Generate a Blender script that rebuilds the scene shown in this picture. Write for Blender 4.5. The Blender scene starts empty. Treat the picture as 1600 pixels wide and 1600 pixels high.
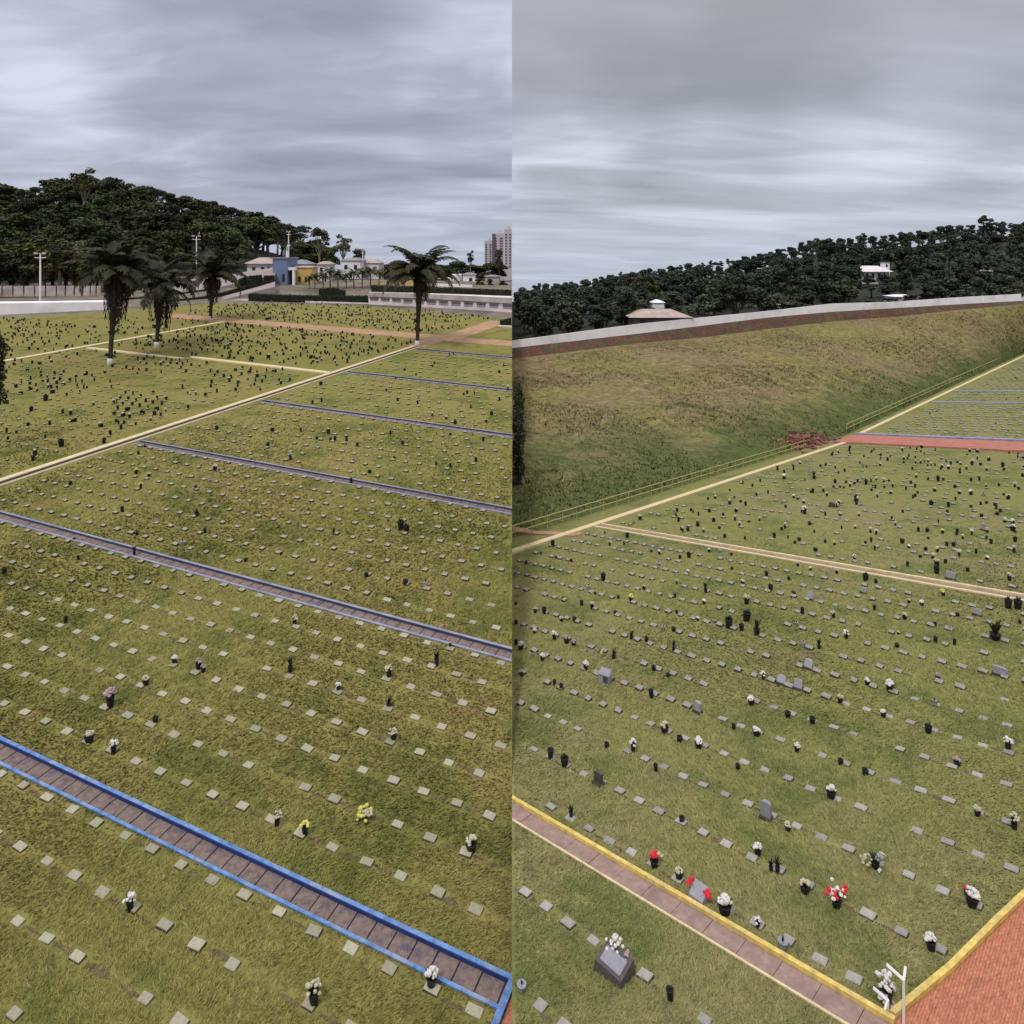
import bpy, math, random
import numpy as np
from mathutils import Vector, Matrix

random.seed(7)
RNG = np.random.default_rng(7)
R = math.radians
SC = bpy.context.scene
COL = SC.collection

# ------------------------------------------------------------------ camera, sky, sun, exposure
CZ = 20.0                     # eye height above the lawn under the drone
F = 1100.0                    # focal length in photo pixels (1600 px wide)
Y0 = 400.0                    # photo row of the true horizon
cam_d = bpy.data.cameras.new('camera')
cam = bpy.data.objects.new('camera', cam_d)
COL.objects.link(cam)
cam.location = (0, 0, CZ)
cam.rotation_euler = (R(90), 0, 0)
cam_d.sensor_width = 36.0
cam_d.lens = 36.0 * F / 1600.0
cam_d.shift_y = -(800.0 - Y0) / 1600.0
cam_d.clip_start = 0.5
cam_d.clip_end = 6000
SC.camera = cam

SUN_EL, SUN_AZ = 56.0, -150.0
world = bpy.data.worlds.new('World')
SC.world = world
world.use_nodes = True
wn, wl = world.node_tree.nodes, world.node_tree.links
wn.clear()


class NT:
    """tiny helper for wiring shader nodes"""
    def __init__(s, tree):
        s.t = tree; s.n = tree.nodes; s.l = tree.links

    def node(s, kind, **kw):
        n = s.n.new(kind)
        for k, v in kw.items():
            setattr(n, k, v)
        return n

    def put(s, sock, v):
        if v is None:
            return
        if isinstance(v, bpy.types.NodeSocket):
            s.l.new(v, sock)
        else:
            sock.default_value = v

    def math(s, op, a, b=None, c=None, clamp=False):
        n = s.node('ShaderNodeMath', operation=op, use_clamp=clamp)
        s.put(n.inputs[0], a); s.put(n.inputs[1], b); s.put(n.inputs[2], c)
        return n.outputs[0]

    def vmath(s, op, a, b=None):
        n = s.node('ShaderNodeVectorMath', operation=op)
        s.put(n.inputs[0], a); s.put(n.inputs[1], b)
        return n.outputs['Value'] if op in ('DOT_PRODUCT', 'LENGTH', 'DISTANCE') else n.outputs[0]

    def noise(s, vec, scale, detail=4, rough=.55, dist=0.0):
        n = s.node('ShaderNodeTexNoise')
        s.put(n.inputs['Vector'], vec)
        n.inputs['Scale'].default_value = scale
        n.inputs['Detail'].default_value = detail
        n.inputs['Roughness'].default_value = rough
        n.inputs['Distortion'].default_value = dist
        return n.outputs['Fac']

    def ramp(s, fac, stops, interp='LINEAR'):
        n = s.node('ShaderNodeValToRGB')
        n.color_ramp.interpolation = interp
        el = n.color_ramp.elements
        while len(el) < len(stops):
            el.new(.5)
        for e, (p, c) in zip(el, stops):
            e.position = p
            e.color = (c, c, c, 1) if isinstance(c, (int, float)) else (*c, 1)
        s.put(n.inputs[0], fac)
        return n.outputs[0]

    def mix(s, fac, a, b, blend='MIX'):
        n = s.node('ShaderNodeMix', data_type='RGBA', blend_type=blend)
        s.put(n.inputs[0], fac)
        for i, v in ((6, a), (7, b)):
            if isinstance(v, bpy.types.NodeSocket):
                s.l.new(v, n.inputs[i])
            else:
                n.inputs[i].default_value = (*v, 1) if len(v) == 3 else v
        return n.outputs[2]

    def maprange(s, v, a, b, c=0., d=1., kind='SMOOTHSTEP'):
        n = s.node('ShaderNodeMapRange', interpolation_type=kind)
        s.put(n.inputs[0], v)
        n.inputs[1].default_value = a; n.inputs[2].default_value = b
        n.inputs[3].default_value = c; n.inputs[4].default_value = d
        return n.outputs[0]

    def mapping(s, vec, loc=(0, 0, 0), rot=(0, 0, 0), scale=(1, 1, 1)):
        n = s.node('ShaderNodeMapping')
        s.put(n.inputs[0], vec)
        n.inputs[1].default_value = loc; n.inputs[2].default_value = rot; n.inputs[3].default_value = scale
        return n.outputs[0]

    def comb(s, x, y, z):
        n = s.node('ShaderNodeCombineXYZ')
        s.put(n.inputs[0], x); s.put(n.inputs[1], y); s.put(n.inputs[2], z)
        return n.outputs[0]


def build_world():
    g = NT(world.node_tree)
    out = g.node('ShaderNodeOutputWorld')
    bg = g.node('ShaderNodeBackground')
    bg.inputs['Strength'].default_value = 0.1
    g.l.new(bg.outputs[0], out.inputs['Surface'])
    sky = g.node('ShaderNodeTexSky')
    sky.sky_type = 'NISHITA'
    sky.sun_disc = False
    sky.sun_elevation = R(SUN_EL)
    sky.sun_rotation = R(SUN_AZ)
    d = g.node('ShaderNodeTexCoord').outputs['Generated']
    sep = g.node('ShaderNodeSeparateXYZ')
    g.l.new(d, sep.inputs[0])
    x, y, z = sep.outputs
    den = g.math('MAXIMUM', g.math('ADD', z, 0.12), 0.03)
    px = g.math('DIVIDE', x, den)
    py = g.math('DIVIDE', y, den)
    p = g.comb(px, py, 0.0)

    def blob(dirv, r0, r1, amount):
        v = Vector(dirv).normalized()
        dot = g.vmath('DOT_PRODUCT', d, tuple(v))
        return g.math('MULTIPLY', g.maprange(dot, math.cos(R(r1)), math.cos(R(r0))), amount)

    def px_dir(u, v):
        return ((u - 800) / F, 1.0, (Y0 - v) / F)

    # cloud bands over the western half: broad, nearly level rolls that dip to the right
    pl = g.mapping(p, rot=(0, 0, R(14)), scale=(0.62, .85, 1))
    wl_ = g.noise(pl, .9, 3, .5)
    pl2 = g.vmath('ADD', pl, g.comb(g.math('MULTIPLY', wl_, .8), g.math('MULTIPLY', wl_, .5), 0.0))
    a = g.noise(pl2, 1.25, 6, .52, .35)
    fl = g.noise(g.mapping(pl, scale=(.7, 1.6, 1)), 2.6, 5, .55, .3)
    vl = g.math('ADD', g.math('MULTIPLY', a, .80), g.math('MULTIPLY', fl, .20))
    vl = g.maprange(vl, .33, .67, 0, 1, 'LINEAR')
    for q in ((blob(px_dir(770, 50), 0, 11, .34)), (blob(px_dir(60, 20), 0, 8, .30)), (blob(px_dir(40, 190), 0, 7, .22)),
              (blob(px_dir(430, 110), 0, 16, -.20)), (blob(px_dir(740, 190), 0, 6, -.28)), (blob(px_dir(200, 60), 0, 10, -.08))):
        vl = g.math('ADD', vl, q)
    cl = g.ramp(vl, [(0.0, (.295, .312, .40)), (.5, (.425, .447, .55)), (1.0, (.69, .72, .84))])
    # eastern half: thicker grey deck overhead, thin streaks low down that rise to the right
    pr = g.mapping(p, loc=(3.1, .7, 0), rot=(0, 0, R(-16)), scale=(0.50, .85, 1))
    wr = g.noise(pr, .8, 3, .5)
    pr2 = g.vmath('ADD', pr, g.comb(g.math('MULTIPLY', wr, .9), g.math('MULTIPLY', wr, .5), 0.0))
    b = g.noise(pr2, 1.25, 6, .52, .4)
    fr = g.noise(g.mapping(pr, scale=(.55, 1.5, 1)), 2.7, 5, .55, .35)
    vr = g.math('ADD', g.math('MULTIPLY', b, .74), g.math('MULTIPLY', fr, .26))
    vr = g.maprange(vr, .32, .68, 0, 1, 'LINEAR')
    low = g.maprange(z, .27, .12, 0, 1)
    vr = g.math('ADD', g.math('MULTIPLY', vr, g.math('ADD', g.math('MULTIPLY', low, .35), .62)), g.math('MULTIPLY', low, .08))
    for q in ((blob(px_dir(910, 215), 0, 6, .18)), (blob(px_dir(1370, 205), 0, 8, .20)), (blob(px_dir(1230, 95), 0, 9, -.22)),
              (blob(px_dir(870, 265), 0, 4, -.18)), (blob(px_dir(1000, 160), 0, 6, -.12))):
        vr = g.math('ADD', vr, q)
    cr = g.ramp(vr, [(0.0, (.315, .325, .365)), (.5, (.465, .48, .55)), (1.0, (.70, .73, .84))])
    warm = g.maprange(z, .20, .36, 0, 1)
    cr = g.mix(g.math('MULTIPLY', warm, .45), cr, (.47, .445, .45))
    side = g.math('GREATER_THAN', x, 0.0)
    c = g.mix(side, cl, cr)
    # pale blue-grey gap just over the horizon
    c = g.mix(g.maprange(z, .10, .0, 0, .55), c, (.50, .57, .70))
    # an overcast sky is brightest overhead
    up = g.math('ADD', g.math('MULTIPLY', g.maprange(z, .42, 1.0, 0, 1), 2.6), 1.0)
    c = g.mix(1.0, c, g.comb(up, up, up), 'MULTIPLY')
    c = g.mix(1.0, c, (9.5, 9.5, 9.5), 'MULTIPLY')
    g.l.new(g.mix(0.94, sky.outputs[0], c), bg.inputs['Color'])


build_world()
sun_d = bpy.data.lights.new('sun', 'SUN')
sun_d.energy = 1.5
sun_d.angle = R(10)
sun_d.color = (1.0, .96, .90)
sun = bpy.data.objects.new('sun', sun_d)
COL.objects.link(sun)
_sd = Vector((math.sin(R(SUN_AZ)) * math.cos(R(SUN_EL)), math.cos(R(SUN_AZ)) * math.cos(R(SUN_EL)), math.sin(R(SUN_EL))))
sun.rotation_euler = _sd.to_track_quat('Z', 'Y').to_euler()
sun.location = (0, 0, 120)
vs = SC.view_settings
vs.view_transform = 'Standard'
vs.look = 'None'
vs.exposure = 0.12
vs.gamma = 1.0
vs.use_curve_mapping = False

# ------------------------------------------------------------------ helpers
def tag(o, label=None, cat=None, group=None, kind=None):
    if label: o['label'] = label
    if cat: o['category'] = cat
    if group: o['group'] = group
    if kind: o['kind'] = kind
    return o


def empty(name, loc=(0, 0, 0), rz=0.0):
    o = bpy.data.objects.new(name, None)
    o.empty_display_size = .3
    COL.objects.link(o)
    o.location = loc
    o.rotation_euler = (0, 0, rz)
    return o


class MB:
    def __init__(s):
        s.v = []; s.f = []

    def quad(s, *p):
        i = len(s.v); s.v += [tuple(q) for q in p]; s.f.append(tuple(range(i, i + len(p))))

    def hexa(s, bot, top):
        """solid from two rings of four points (counter-clockwise seen from above)"""
        i = len(s.v); s.v += [tuple(q) for q in bot] + [tuple(q) for q in top]
        s.f += [(i + 3, i + 2, i + 1, i), (i + 4, i + 5, i + 6, i + 7)]
        for k in range(4):
            j = (k + 1) % 4
            s.f.append((i + k, i + j, i + 4 + j, i + 4 + k))

    def box(s, c, sz, rz=0.0, taper=1.0):
        cx, cy, cz = c; hx, hy, hz = sz[0] / 2, sz[1] / 2, sz[2] / 2
        ca, sa = math.cos(rz), math.sin(rz)
        def ring(k, z):
            return [(cx + ca * a * hx * k - sa * b * hy * k, cy + sa * a * hx * k + ca * b * hy * k, z) for a, b in ((-1, -1), (1, -1), (1, 1), (-1, 1))]
        s.hexa(ring(1, cz - hz), ring(taper, cz + hz))

    def tube(s, pts, rad, n=6, cap=True):
        rings = []
        pts = [Vector(p) for p in pts]
        if not isinstance(rad, (list, tuple)):
            rad = [rad] * len(pts)
        for i, p in enumerate(pts):
            t = (pts[min(i + 1, len(pts) - 1)] - pts[max(i - 1, 0)])
            if t.length < 1e-6: t = Vector((0, 0, 1))
            t.normalize()
            ref = Vector((1, 0, 0)) if abs(t.x) < .8 else Vector((0, 1, 0))
            a = t.cross(ref).normalized(); b = t.cross(a)
            i0 = len(s.v)
            for k in range(n):
                w = 2 * math.pi * k / n
                s.v.append(tuple(p + (a * math.cos(w) + b * math.sin(w)) * rad[i]))
            rings.append(i0)
        for r0, r1 in zip(rings, rings[1:]):
            for k in range(n):
                j = (k + 1) % n
                s.f.append((r0 + k, r1 + k, r1 + j, r0 + j))
        if cap:
            s.f.append(tuple(rings[0] + k for k in range(n)))
            s.f.append(tuple(rings[-1] + k for k in reversed(range(n))))

    def lathe(s, prof, n=10, c=(0, 0, 0)):
        i0 = len(s.v)
        for r, z in prof:
            for k in range(n):
                w = 2 * math.pi * k / n
                s.v.append((c[0] + r * math.cos(w), c[1] + r * math.sin(w), c[2] + z))
        for i in range(len(prof) - 1):
            for k in range(n):
                j = (k + 1) % n
                a, b = i0 + i * n, i0 + (i + 1) * n
                s.f.append((a + k, a + j, b + j, b + k))
        s.f.append(tuple(i0 + k for k in reversed(range(n))))
        s.f.append(tuple(i0 + (len(prof) - 1) * n + k for k in range(n)))

    def ball(s, c, r, nu=7, nv=5, squash=1.0, jit=0.0):
        prof = []
        i0 = len(s.v)
        for i in range(nv + 1):
            ph = math.pi * i / nv
            for k in range(nu):
                w = 2 * math.pi * k / nu
                q = r * (1 + random.uniform(-jit, jit))
                s.v.append((c[0] + q * math.sin(ph) * math.cos(w), c[1] + q * math.sin(ph) * math.sin(w), c[2] - q * math.cos(ph) * squash))
        for i in range(nv):
            for k in range(nu):
                j = (k + 1) % nu
                a, b = i0 + i * nu, i0 + (i + 1) * nu
                s.f.append((a + k, a + j, b + j, b + k))

    def mesh(s, name, m, smooth=False):
        me = bpy.data.meshes.new(name)
        me.from_pydata(s.v, [], s.f)
        me.materials.append(m)
        if smooth:
            me.polygons.foreach_set('use_smooth', [True] * len(me.polygons))
        me.update()
        return me

    def build(s, name, m, parent=None, smooth=False):
        return link(name, s.mesh(name, m, smooth), parent)


def link(name, me, parent=None):
    o = bpy.data.objects.new(name, me)
    COL.objects.link(o)
    if parent is not None:
        o.parent = parent
    return o


def np_mesh(name, verts, faces, m, smooth=False):
    me = bpy.data.meshes.new(name)
    k = faces.shape[1]
    me.vertices.add(len(verts)); me.vertices.foreach_set('co', np.asarray(verts, np.float32).ravel())
    me.loops.add(faces.size); me.loops.foreach_set('vertex_index', faces.astype(np.int32).ravel())
    me.polygons.add(len(faces)); me.polygons.foreach_set('loop_start', np.arange(0, faces.size, k, dtype=np.int32))
    me.polygons.foreach_set('use_smooth', np.full(len(faces), smooth))
    me.materials.append(m)
    me.update(calc_edges=True)
    me.validate()
    return me


def copy_tree(o, parent=None):
    c = o.copy(); COL.objects.link(c)
    c.parent = parent
    for ch in o.children:
        copy_tree(ch, c)
    return c


# ------------------------------------------------------------------ where things stand
# West lawn: rises gently away from the drone.  East lawn: falls to a fenced gully, then a field climbs to a wall.
HL, AL, BL, THL = 20.0, 336.2, .0047, -.40445
HR, AR, BR, THR = 15.0, 555.7, -.05056, -.7882
DL = (math.cos(THL), math.sin(THL)); NL = (-DL[1], DL[0])
DR = (math.cos(THR), math.sin(THR)); NR = (-DR[1], DR[0])
T_FENCE = -41.0


def interp(x, pts):
    return float(np.interp(x, [p[0] for p in pts], [p[1] for p in pts]))


def zl_plane(X, Y):
    return CZ - HL - (AL - Y0) / F * Y - BL * X


def zr_plane(X, Y):
    n = X * NR[0] + Y * NR[1]
    return CZ - HR - (AR - Y0) / F * Y - BR * X + .057 * max(0.0, n - 113.8)


def Lp(t, n, dz=0.0):                  # west lawn: t along the grave rows, n across them
    X, Y = t * DL[0] + n * NL[0], t * DL[1] + n * NL[1]
    return (X, Y, zl_plane(X, Y) + dz)


def Rp(t, n, dz=0.0):
    X, Y = t * DR[0] + n * NR[0], t * DR[1] + n * NR[1]
    return (X, Y, zr_plane(X, Y) + dz)


def Lpix(x, y):
    d = F * HL / (y - AL - BL * (x - 800)); X = (x - 800) / F * d
    return X, d


def Rpix(x, y):
    u, v = (x - 800) / F, (y - Y0) / F
    lo, hi = 5.0, 420.0
    for d in np.geomspace(5, 420, 200):
        if CZ - v * d <= zr_plane(u * d, d):
            hi = d; break
        lo = d
    for _ in range(40):
        m = (lo + hi) / 2
        if CZ - v * m <= zr_plane(u * m, m): hi = m
        else: lo = m
    return u * hi, hi


def at(x, y, d):
    return ((x - 800) / F * d, d, CZ - (y - Y0) / F * d)


def tnL(X, Y): return X * DL[0] + Y * DL[1], X * NL[0] + Y * NL[1]
def tnR(X, Y): return X * DR[0] + Y * DR[1], X * NR[0] + Y * NR[1]


# far edges of the two grounds
L_EDGE = [(-300, 500), (0, 497), (160, 488), (340, 473), (575, 478), (800, 499)]
L_MID = [(-300, 452), (0, 450), (160, 446), (300, 436), (385, 428), (430, 434), (500, 440), (560, 437), (650, 438), (800, 440)]
L_TOP = [(-300, 285), (0, 292), (100, 280), (240, 296), (330, 322), (440, 350), (497, 385), (540, 412), (620, 420), (800, 420)]
W_DEP = [(800, 135), (1000, 150), (1200, 165), (1300, 175), (1400, 190), (1500, 203), (1600, 222), (1750, 262)]
W_FOOT = [(800, 561), (1000, 536), (1100, 527), (1200, 514), (1300, 502), (1400, 495), (1500, 484), (1600, 475), (1750, 463)]
W_BASE = [(800, 545), (1000, 522), (1200, 497), (1300, 488), (1400, 482), (1500, 476), (1600, 470.5), (1750, 460)]
W_TOP = [(800, 532.5), (1000, 506), (1200, 486), (1300, 474.5), (1400, 471.5), (1500, 464.5), (1600, 459), (1750, 449)]
R_TOP = [(800, 452), (850, 441), (960, 426), (1000, 419), (1100, 408), (1200, 392), (1270, 370), (1350, 366), (1450, 357), (1500, 347), (1560, 344), (1600, 345), (1750, 340)]


def l_edge_d(u):
    return F * HL / (interp(800 + F * u, L_EDGE) - AL - BL * F * u)


def r_fence_d(u):
    return min(T_FENCE / (u * DR[0] + DR[1]) if (u * DR[0] + DR[1]) < -.05 else 400, 400)


def z_left(X, Y):
    u = X / Y; d1 = l_edge_d(u)
    if Y <= d1: return zl_plane(X, Y)
    x = 800 + F * u
    z1 = zl_plane(u * d1, d1)
    z2 = CZ - (interp(x, L_MID) - Y0) / F * 198
    z3 = CZ - (interp(x, L_TOP) - Y0) / F * 300 - (13 if x < 520 else 5)
    return float(np.interp(Y, [d1, 198, 300, 600], [z1, z2, z3, z3 - 12]))


def r_wall(u):
    x = 800 + F * u
    d = interp(x, W_DEP)
    return d, CZ - (interp(x, W_FOOT) - Y0) / F * d, CZ - (interp(x, W_BASE) - Y0) / F * (d + 1.6), CZ - (interp(x, W_TOP) - Y0) / F * (d + 1.7)


def z_right(X, Y):
    u = X / Y; df = r_fence_d(u)
    if Y <= df: return zr_plane(X, Y)
    dw, zf_, zb, zt = r_wall(u)
    z0 = zr_plane(u * df, df)
    if Y <= dw:
        s = (Y - df) / (dw - df)
        return z0 + (zf_ - z0) * s
    if Y <= dw + 1.6:
        return zf_ + (zb - zf_) * (Y - dw) / 1.6
    x = 800 + F * u
    z3 = CZ - (interp(x, R_TOP) - Y0) / F * 470 - 11
    return float(np.interp(Y, [dw + 1.6, dw + 3, dw + 14, 470, 900], [zb, zb, zb - 1.5, z3, z3 - 25]))


# ------------------------------------------------------------------ materials
def new_mat(name, rough=.85):
    m = bpy.data.materials.new(name); m.use_nodes = True
    g = NT(m.node_tree)
    bs = g.n['Principled BSDF']
    bs.inputs['Roughness'].default_value = rough
    bs.inputs['Specular IOR Level'].default_value = .25
    return m, g, bs


def add_bump(g, bs, h, dist, strength=1.0):
    b = g.node('ShaderNodeBump')
    b.inputs['Distance'].default_value = dist
    b.inputs['Strength'].default_value = strength
    g.l.new(h, b.inputs['Height'])
    g.l.new(b.outputs[0], bs.inputs['Normal'])


def plain(name, col, var=.12, scale=6.0, rough=.8, bump=.0, dirt=None, dirt_amt=.5, per_object=0.0, stretch=(1, 1, 1)):
    m, g, bs = new_mat(name, rough)
    co = g.mapping(g.node('ShaderNodeTexCoord').outputs['Object'], scale=stretch)
    n = g.noise(co, scale, 5, .6)
    lo = tuple(c * (1 - var * 1.6) for c in col); hi = tuple(min(1, c * (1 + var * 1.3)) for c in col)
    c = g.ramp(n, [(.28, lo), (.72, hi)])
    if dirt:
        k = g.maprange(g.noise(co, scale * .37, 6, .65), .47, .68, 0, dirt_amt)
        c = g.mix(k, c, dirt)
    if per_object:
        r = g.node('ShaderNodeObjectInfo').outputs['Random']
        k = g.maprange(r, 0, 1, 1 - per_object, 1 + per_object * .7, 'LINEAR')
        c = g.mix(1.0, c, g.comb(k, k, k), 'MULTIPLY')
    g.l.new(c, bs.inputs['Base Color'])
    if bump:
        add_bump(g, bs, n, bump)
    return m


def lawn_colours(g, co, pal, patch=1.0):
    """turf colour from patches of several sizes; pal = (dark, mid, dry, soil)"""
    big = g.noise(co, .05 * patch, 4, .6, .6)
    mid = g.noise(co, .28 * patch, 5, .62, .5)
    fine = g.noise(co, 2.2, 5, .68, .7)
    tiny = g.noise(co, 8.0, 3, .7, .3)
    c = g.mix(g.maprange(big, .36, .64), pal[1], pal[2])
    c = g.mix(g.maprange(mid, .48, .64, 0, .85), c, pal[0])
    c = g.mix(g.maprange(g.noise(g.mapping(co, loc=(31, 7, 0)), .16 * patch, 6, .66, .8), .585, .73, 0, .72), c, pal[3])
    k = g.math('ADD', g.math('MULTIPLY', fine, .62), g.math('MULTIPLY', tiny, .38))
    k2 = g.maprange(k, .30, .70, .66, 1.36, 'LINEAR')
    c = g.mix(1.0, c, g.comb(k2, k2, g.math('MULTIPLY', k2, .95)), 'MULTIPLY')
    return c, k


def lawn_mat(name, pal, patch=1.0, bump=.045):
    m, g, bs = new_mat(name, .95)
    co = g.node('ShaderNodeTexCoord').outputs['Object']
    c, k = lawn_colours(g, co, pal, patch)
    g.l.new(c, bs.inputs['Base Color'])
    bs.inputs['Specular IOR Level'].default_value = .08
    add_bump(g, bs, k, bump, 1.0)
    return m


def blade_mat(name, pal, patch=1.0):
    m, g, bs = new_mat(name, .8)
    co = g.node('ShaderNodeTexCoord').outputs['Object']
    c, k = lawn_colours(g, co, pal, patch)
    r = g.node('ShaderNodeNewGeometry').outputs['Random Per Island']
    k = g.maprange(r, 0, 1, .80, 1.45, 'LINEAR')
    c = g.mix(1.0, c, g.comb(k, k, k), 'MULTIPLY')
    g.l.new(g.comb(0.0, 0.0, 1.0), bs.inputs['Normal'])
    c = g.mix(g.maprange(r, .86, 1.0, 0, .35), c, (.27, .23, .10))
    g.l.new(c, bs.inputs['Base Color'])
    bs.inputs['Specular IOR Level'].default_value = .1
    return m


PAL_W = ((.118, .126, .032), (.196, .178, .051), (.220, .182, .060), (.222, .146, .068))
PAL_E = ((.122, .144, .042), (.196, .194, .062), (.215, .192, .080), (.220, .164, .096))
M = {}
M['lawn_w'] = lawn_mat('west lawn turf', PAL_W)
M['lawn_e'] = lawn_mat('east lawn turf', PAL_E)
M['blade_w'] = blade_mat('west grass blades', PAL_W)
M['blade_e'] = blade_mat('east grass blades', PAL_E)


def field_mat():
    m, g, bs = new_mat('rough field', .95)
    co = g.node('ShaderNodeTexCoord').outputs['Object']
    at_ = g.node('ShaderNodeAttribute', attribute_name='wet').outputs['Fac']
    co2 = g.mapping(co, rot=(0, 0, R(-8)), scale=(.75, 1.15, .4))
    big = g.noise(co, .045, 5, .6, .5)
    mid = g.noise(co2, .16, 6, .66, .8)
    fine = g.noise(co2, .9, 6, .72, .8)
    c = g.mix(g.maprange(big, .40, .60), (.205, .155, .074), (.190, .168, .058))
    c = g.mix(g.maprange(mid, .50, .68, 0, .65), c, (.115, .082, .038))
    c = g.mix(g.maprange(g.noise(co2, .33, 5, .7, .5), .60, .74, 0, .6), c, (.33, .245, .125))
    w = g.math('ADD', at_, g.math('MULTIPLY', g.math('SUBTRACT', mid, .5), 1.6))
    c = g.mix(g.maprange(w, .22, .85, 0, .95), c, (.080, .100, .030))
    clump = g.noise(g.mapping(co, rot=(0, 0, R(12)), scale=(.8, 1.2, 1)), 1.7, 5, .75, .6)
    f2 = g.math('ADD', g.math('MULTIPLY', fine, .55), g.math('MULTIPLY', clump, .45))
    k2 = g.maprange(f2, .37, .63, .42, 1.55, 'LINEAR')
    c = g.mix(1.0, c, g.comb(k2, k2, k2), 'MULTIPLY')
    g.l.new(c, bs.inputs['Base Color'])
    bs.inputs['Specular IOR Level'].default_value = .08
    add_bump(g, bs, f2, .18, 1.0)
    return m


M['field'] = field_mat()
M['earth'] = plain('red earth bank', (.17, .075, .052), .5, 1.1, .95, .25, (.075, .062, .060), .95)
def bank_mat():
    m, g, bs = new_mat('eroded red bank', .95)
    co = g.node('ShaderNodeTexCoord').outputs['Object']
    a = g.noise(co, .55, 6, .7, .6); b = g.noise(co, 2.1, 5, .7)
    c = g.ramp(b, [(.3, (.07, .036, .030)), (.55, (.17, .075, .052)), (.75, (.25, .12, .08))])
    c = g.mix(g.maprange(a, .46, .56, 0, .85), c, (.085, .070, .050))
    c = g.mix(g.maprange(g.noise(g.mapping(co, loc=(9, 4, 2)), .35, 6, .7, .5), .52, .62, 0, .9), c, (.13, .115, .045))
    g.l.new(c, bs.inputs['Base Color']); add_bump(g, bs, b, .35)
    return m


M['bank'] = bank_mat()
M['forest_floor'] = plain('forest floor', (.022, .027, .014), .35, .3, .95, .2)
M['hill_w'] = plain('hillside turf', (.19, .155, .115), .3, .25, .95, .1, (.075, .08, .04), .8)
M['cut_earth'] = plain('cut earth', (.19, .12, .07), .3, .7, .95, .2)
M['road'] = plain('grey road', (.30, .245, .225), .10, .5, .9, 0, (.22, .18, .16), .5)
M['track'] = plain('orange earth track', (.40, .235, .135), .16, .8, .95, .02, (.30, .20, .11), .6)
M['red_pave'] = plain('red pavers', (.43, .165, .115), .16, 1.2, .85, 0, (.30, .13, .10), .5)
M['blue'] = plain('blue kerb paint', (.118, .222, .43), .30, 4, .65, .006, (.30, .33, .40), .85)
M['blue_faded'] = plain('faded blue kerb paint', (.27, .275, .34), .14, 1.5, .7, .004, (.13, .15, .24), .6)
M['blue_deep'] = plain('dark blue kerb face', (.018, .035, .135), .2, 5, .6)
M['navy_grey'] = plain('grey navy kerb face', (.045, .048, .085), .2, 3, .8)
M['yellow'] = plain('yellow kerb paint', (.68, .49, .13), .22, 5, .65, .006, (.42, .34, .19), .75)
M['cream_kerb'] = plain('pale yellow kerb paint', (.66, .54, .30), .10, 4, .65, .004, (.45, .36, .20), .45)
M['tan_kerb'] = plain('tan concrete kerb', (.42, .34, .20), .14, 2, .8, .004, (.30, .22, .13), .5)
M['joint'] = plain('dark path joint', (.030, .022, .022), .2, 8, .95)
M['slab_brown'] = plain('brown paving slab', (.205, .148, .122), .22, 7, .9, .006, (.085, .070, .095), .85, .16)
M['slab_pink'] = plain('pink concrete slab', (.295, .200, .160), .16, 5, .9, .004, (.20, .13, .10), .6, .10)
M['slab_tan'] = plain('tan concrete slab', (.30, .215, .14), .16, 4, .9, .004, (.2, .14, .09), .6, .1)
M['stone_w'] = plain('pale concrete grave marker', (.355, .325, .225), .14, 9, .85, .004, (.26, .23, .15), .6, .22)
M['stone_e'] = plain('grey grave marker', (.34, .315, .265), .14, 9, .8, .004, (.22, .20, .16), .6, .24)
M['stone_side'] = plain('dark marker base', (.060, .050, .032), .2, 9, .9)  # bases and plinths, much darker than the plates
M['granite'] = plain('grey granite', (.30, .29, .31), .12, 20, .45, .0, (.22, .21, .23), .5, .15)
M['granite_dark'] = plain('brown granite', (.085, .070, .065), .2, 20, .4, 0, None, .5, .15)
M['black'] = plain('black vase plastic', (.016, .015, .016), .2, 10, .45)
M['leaf_dark'] = plain('dark leaves', (.020, .030, .014), .3, 14, .7)
M['fl_white'] = plain('white petals', (.66, .62, .56), .15, 25, .8, 0, (.34, .33, .24), .8)
M['fl_cream'] = plain('faded cream petals', (.50, .45, .30), .2, 25, .8, 0, (.20, .17, .10), .8)
M['fl_yellow'] = plain('yellow petals', (.64, .58, .13), .2, 25, .8, 0, (.26, .28, .07), .6)
M['fl_pink'] = plain('faded pink petals', (.42, .30, .30), .2, 25, .8, 0, (.16, .11, .11), .8)
M['fl_red'] = plain('red petals', (.62, .030, .045), .2, 25, .75, 0, (.30, .02, .03), .4)
M['white_paint'] = plain('white painted metal', (.74, .70, .66), .06, 3, .5)
M['white_wall'] = plain('white wall render', (.84, .80, .79), .07, .35, .85, 0, (.52, .47, .45), .55)
M['pink_wall'] = plain('pinkish white render', (.72, .64, .63), .08, .5, .85, 0, (.42, .34, .33), .55)
M['panel'] = plain('precast panel', (.46, .40, .37), .14, .6, .9, 0, (.22, .16, .14), .7)
M['dark_conc'] = plain('dark concrete', (.105, .085, .075), .2, .5, .9)
M['blue_wall'] = plain('blue grey render', (.155, .20, .31), .10, .5, .85, 0, (.12, .15, .20), .5)
M['yellow_wall'] = plain('yellow render', (.58, .40, .13), .10, .5, .85)
M['rail'] = plain('yellow green railing paint', (.40, .37, .14), .12, 1, .6)
M['roof_grey'] = plain('grey roof sheet', (.25, .24, .25), .12, .6, .7)
M['roof_tile'] = plain('weathered clay tile', (.42, .33, .28), .16, .8, .85, 0, (.24, .17, .14), .5)
M['window'] = plain('dark window', (.03, .032, .04), .2, 1, .25)
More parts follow.
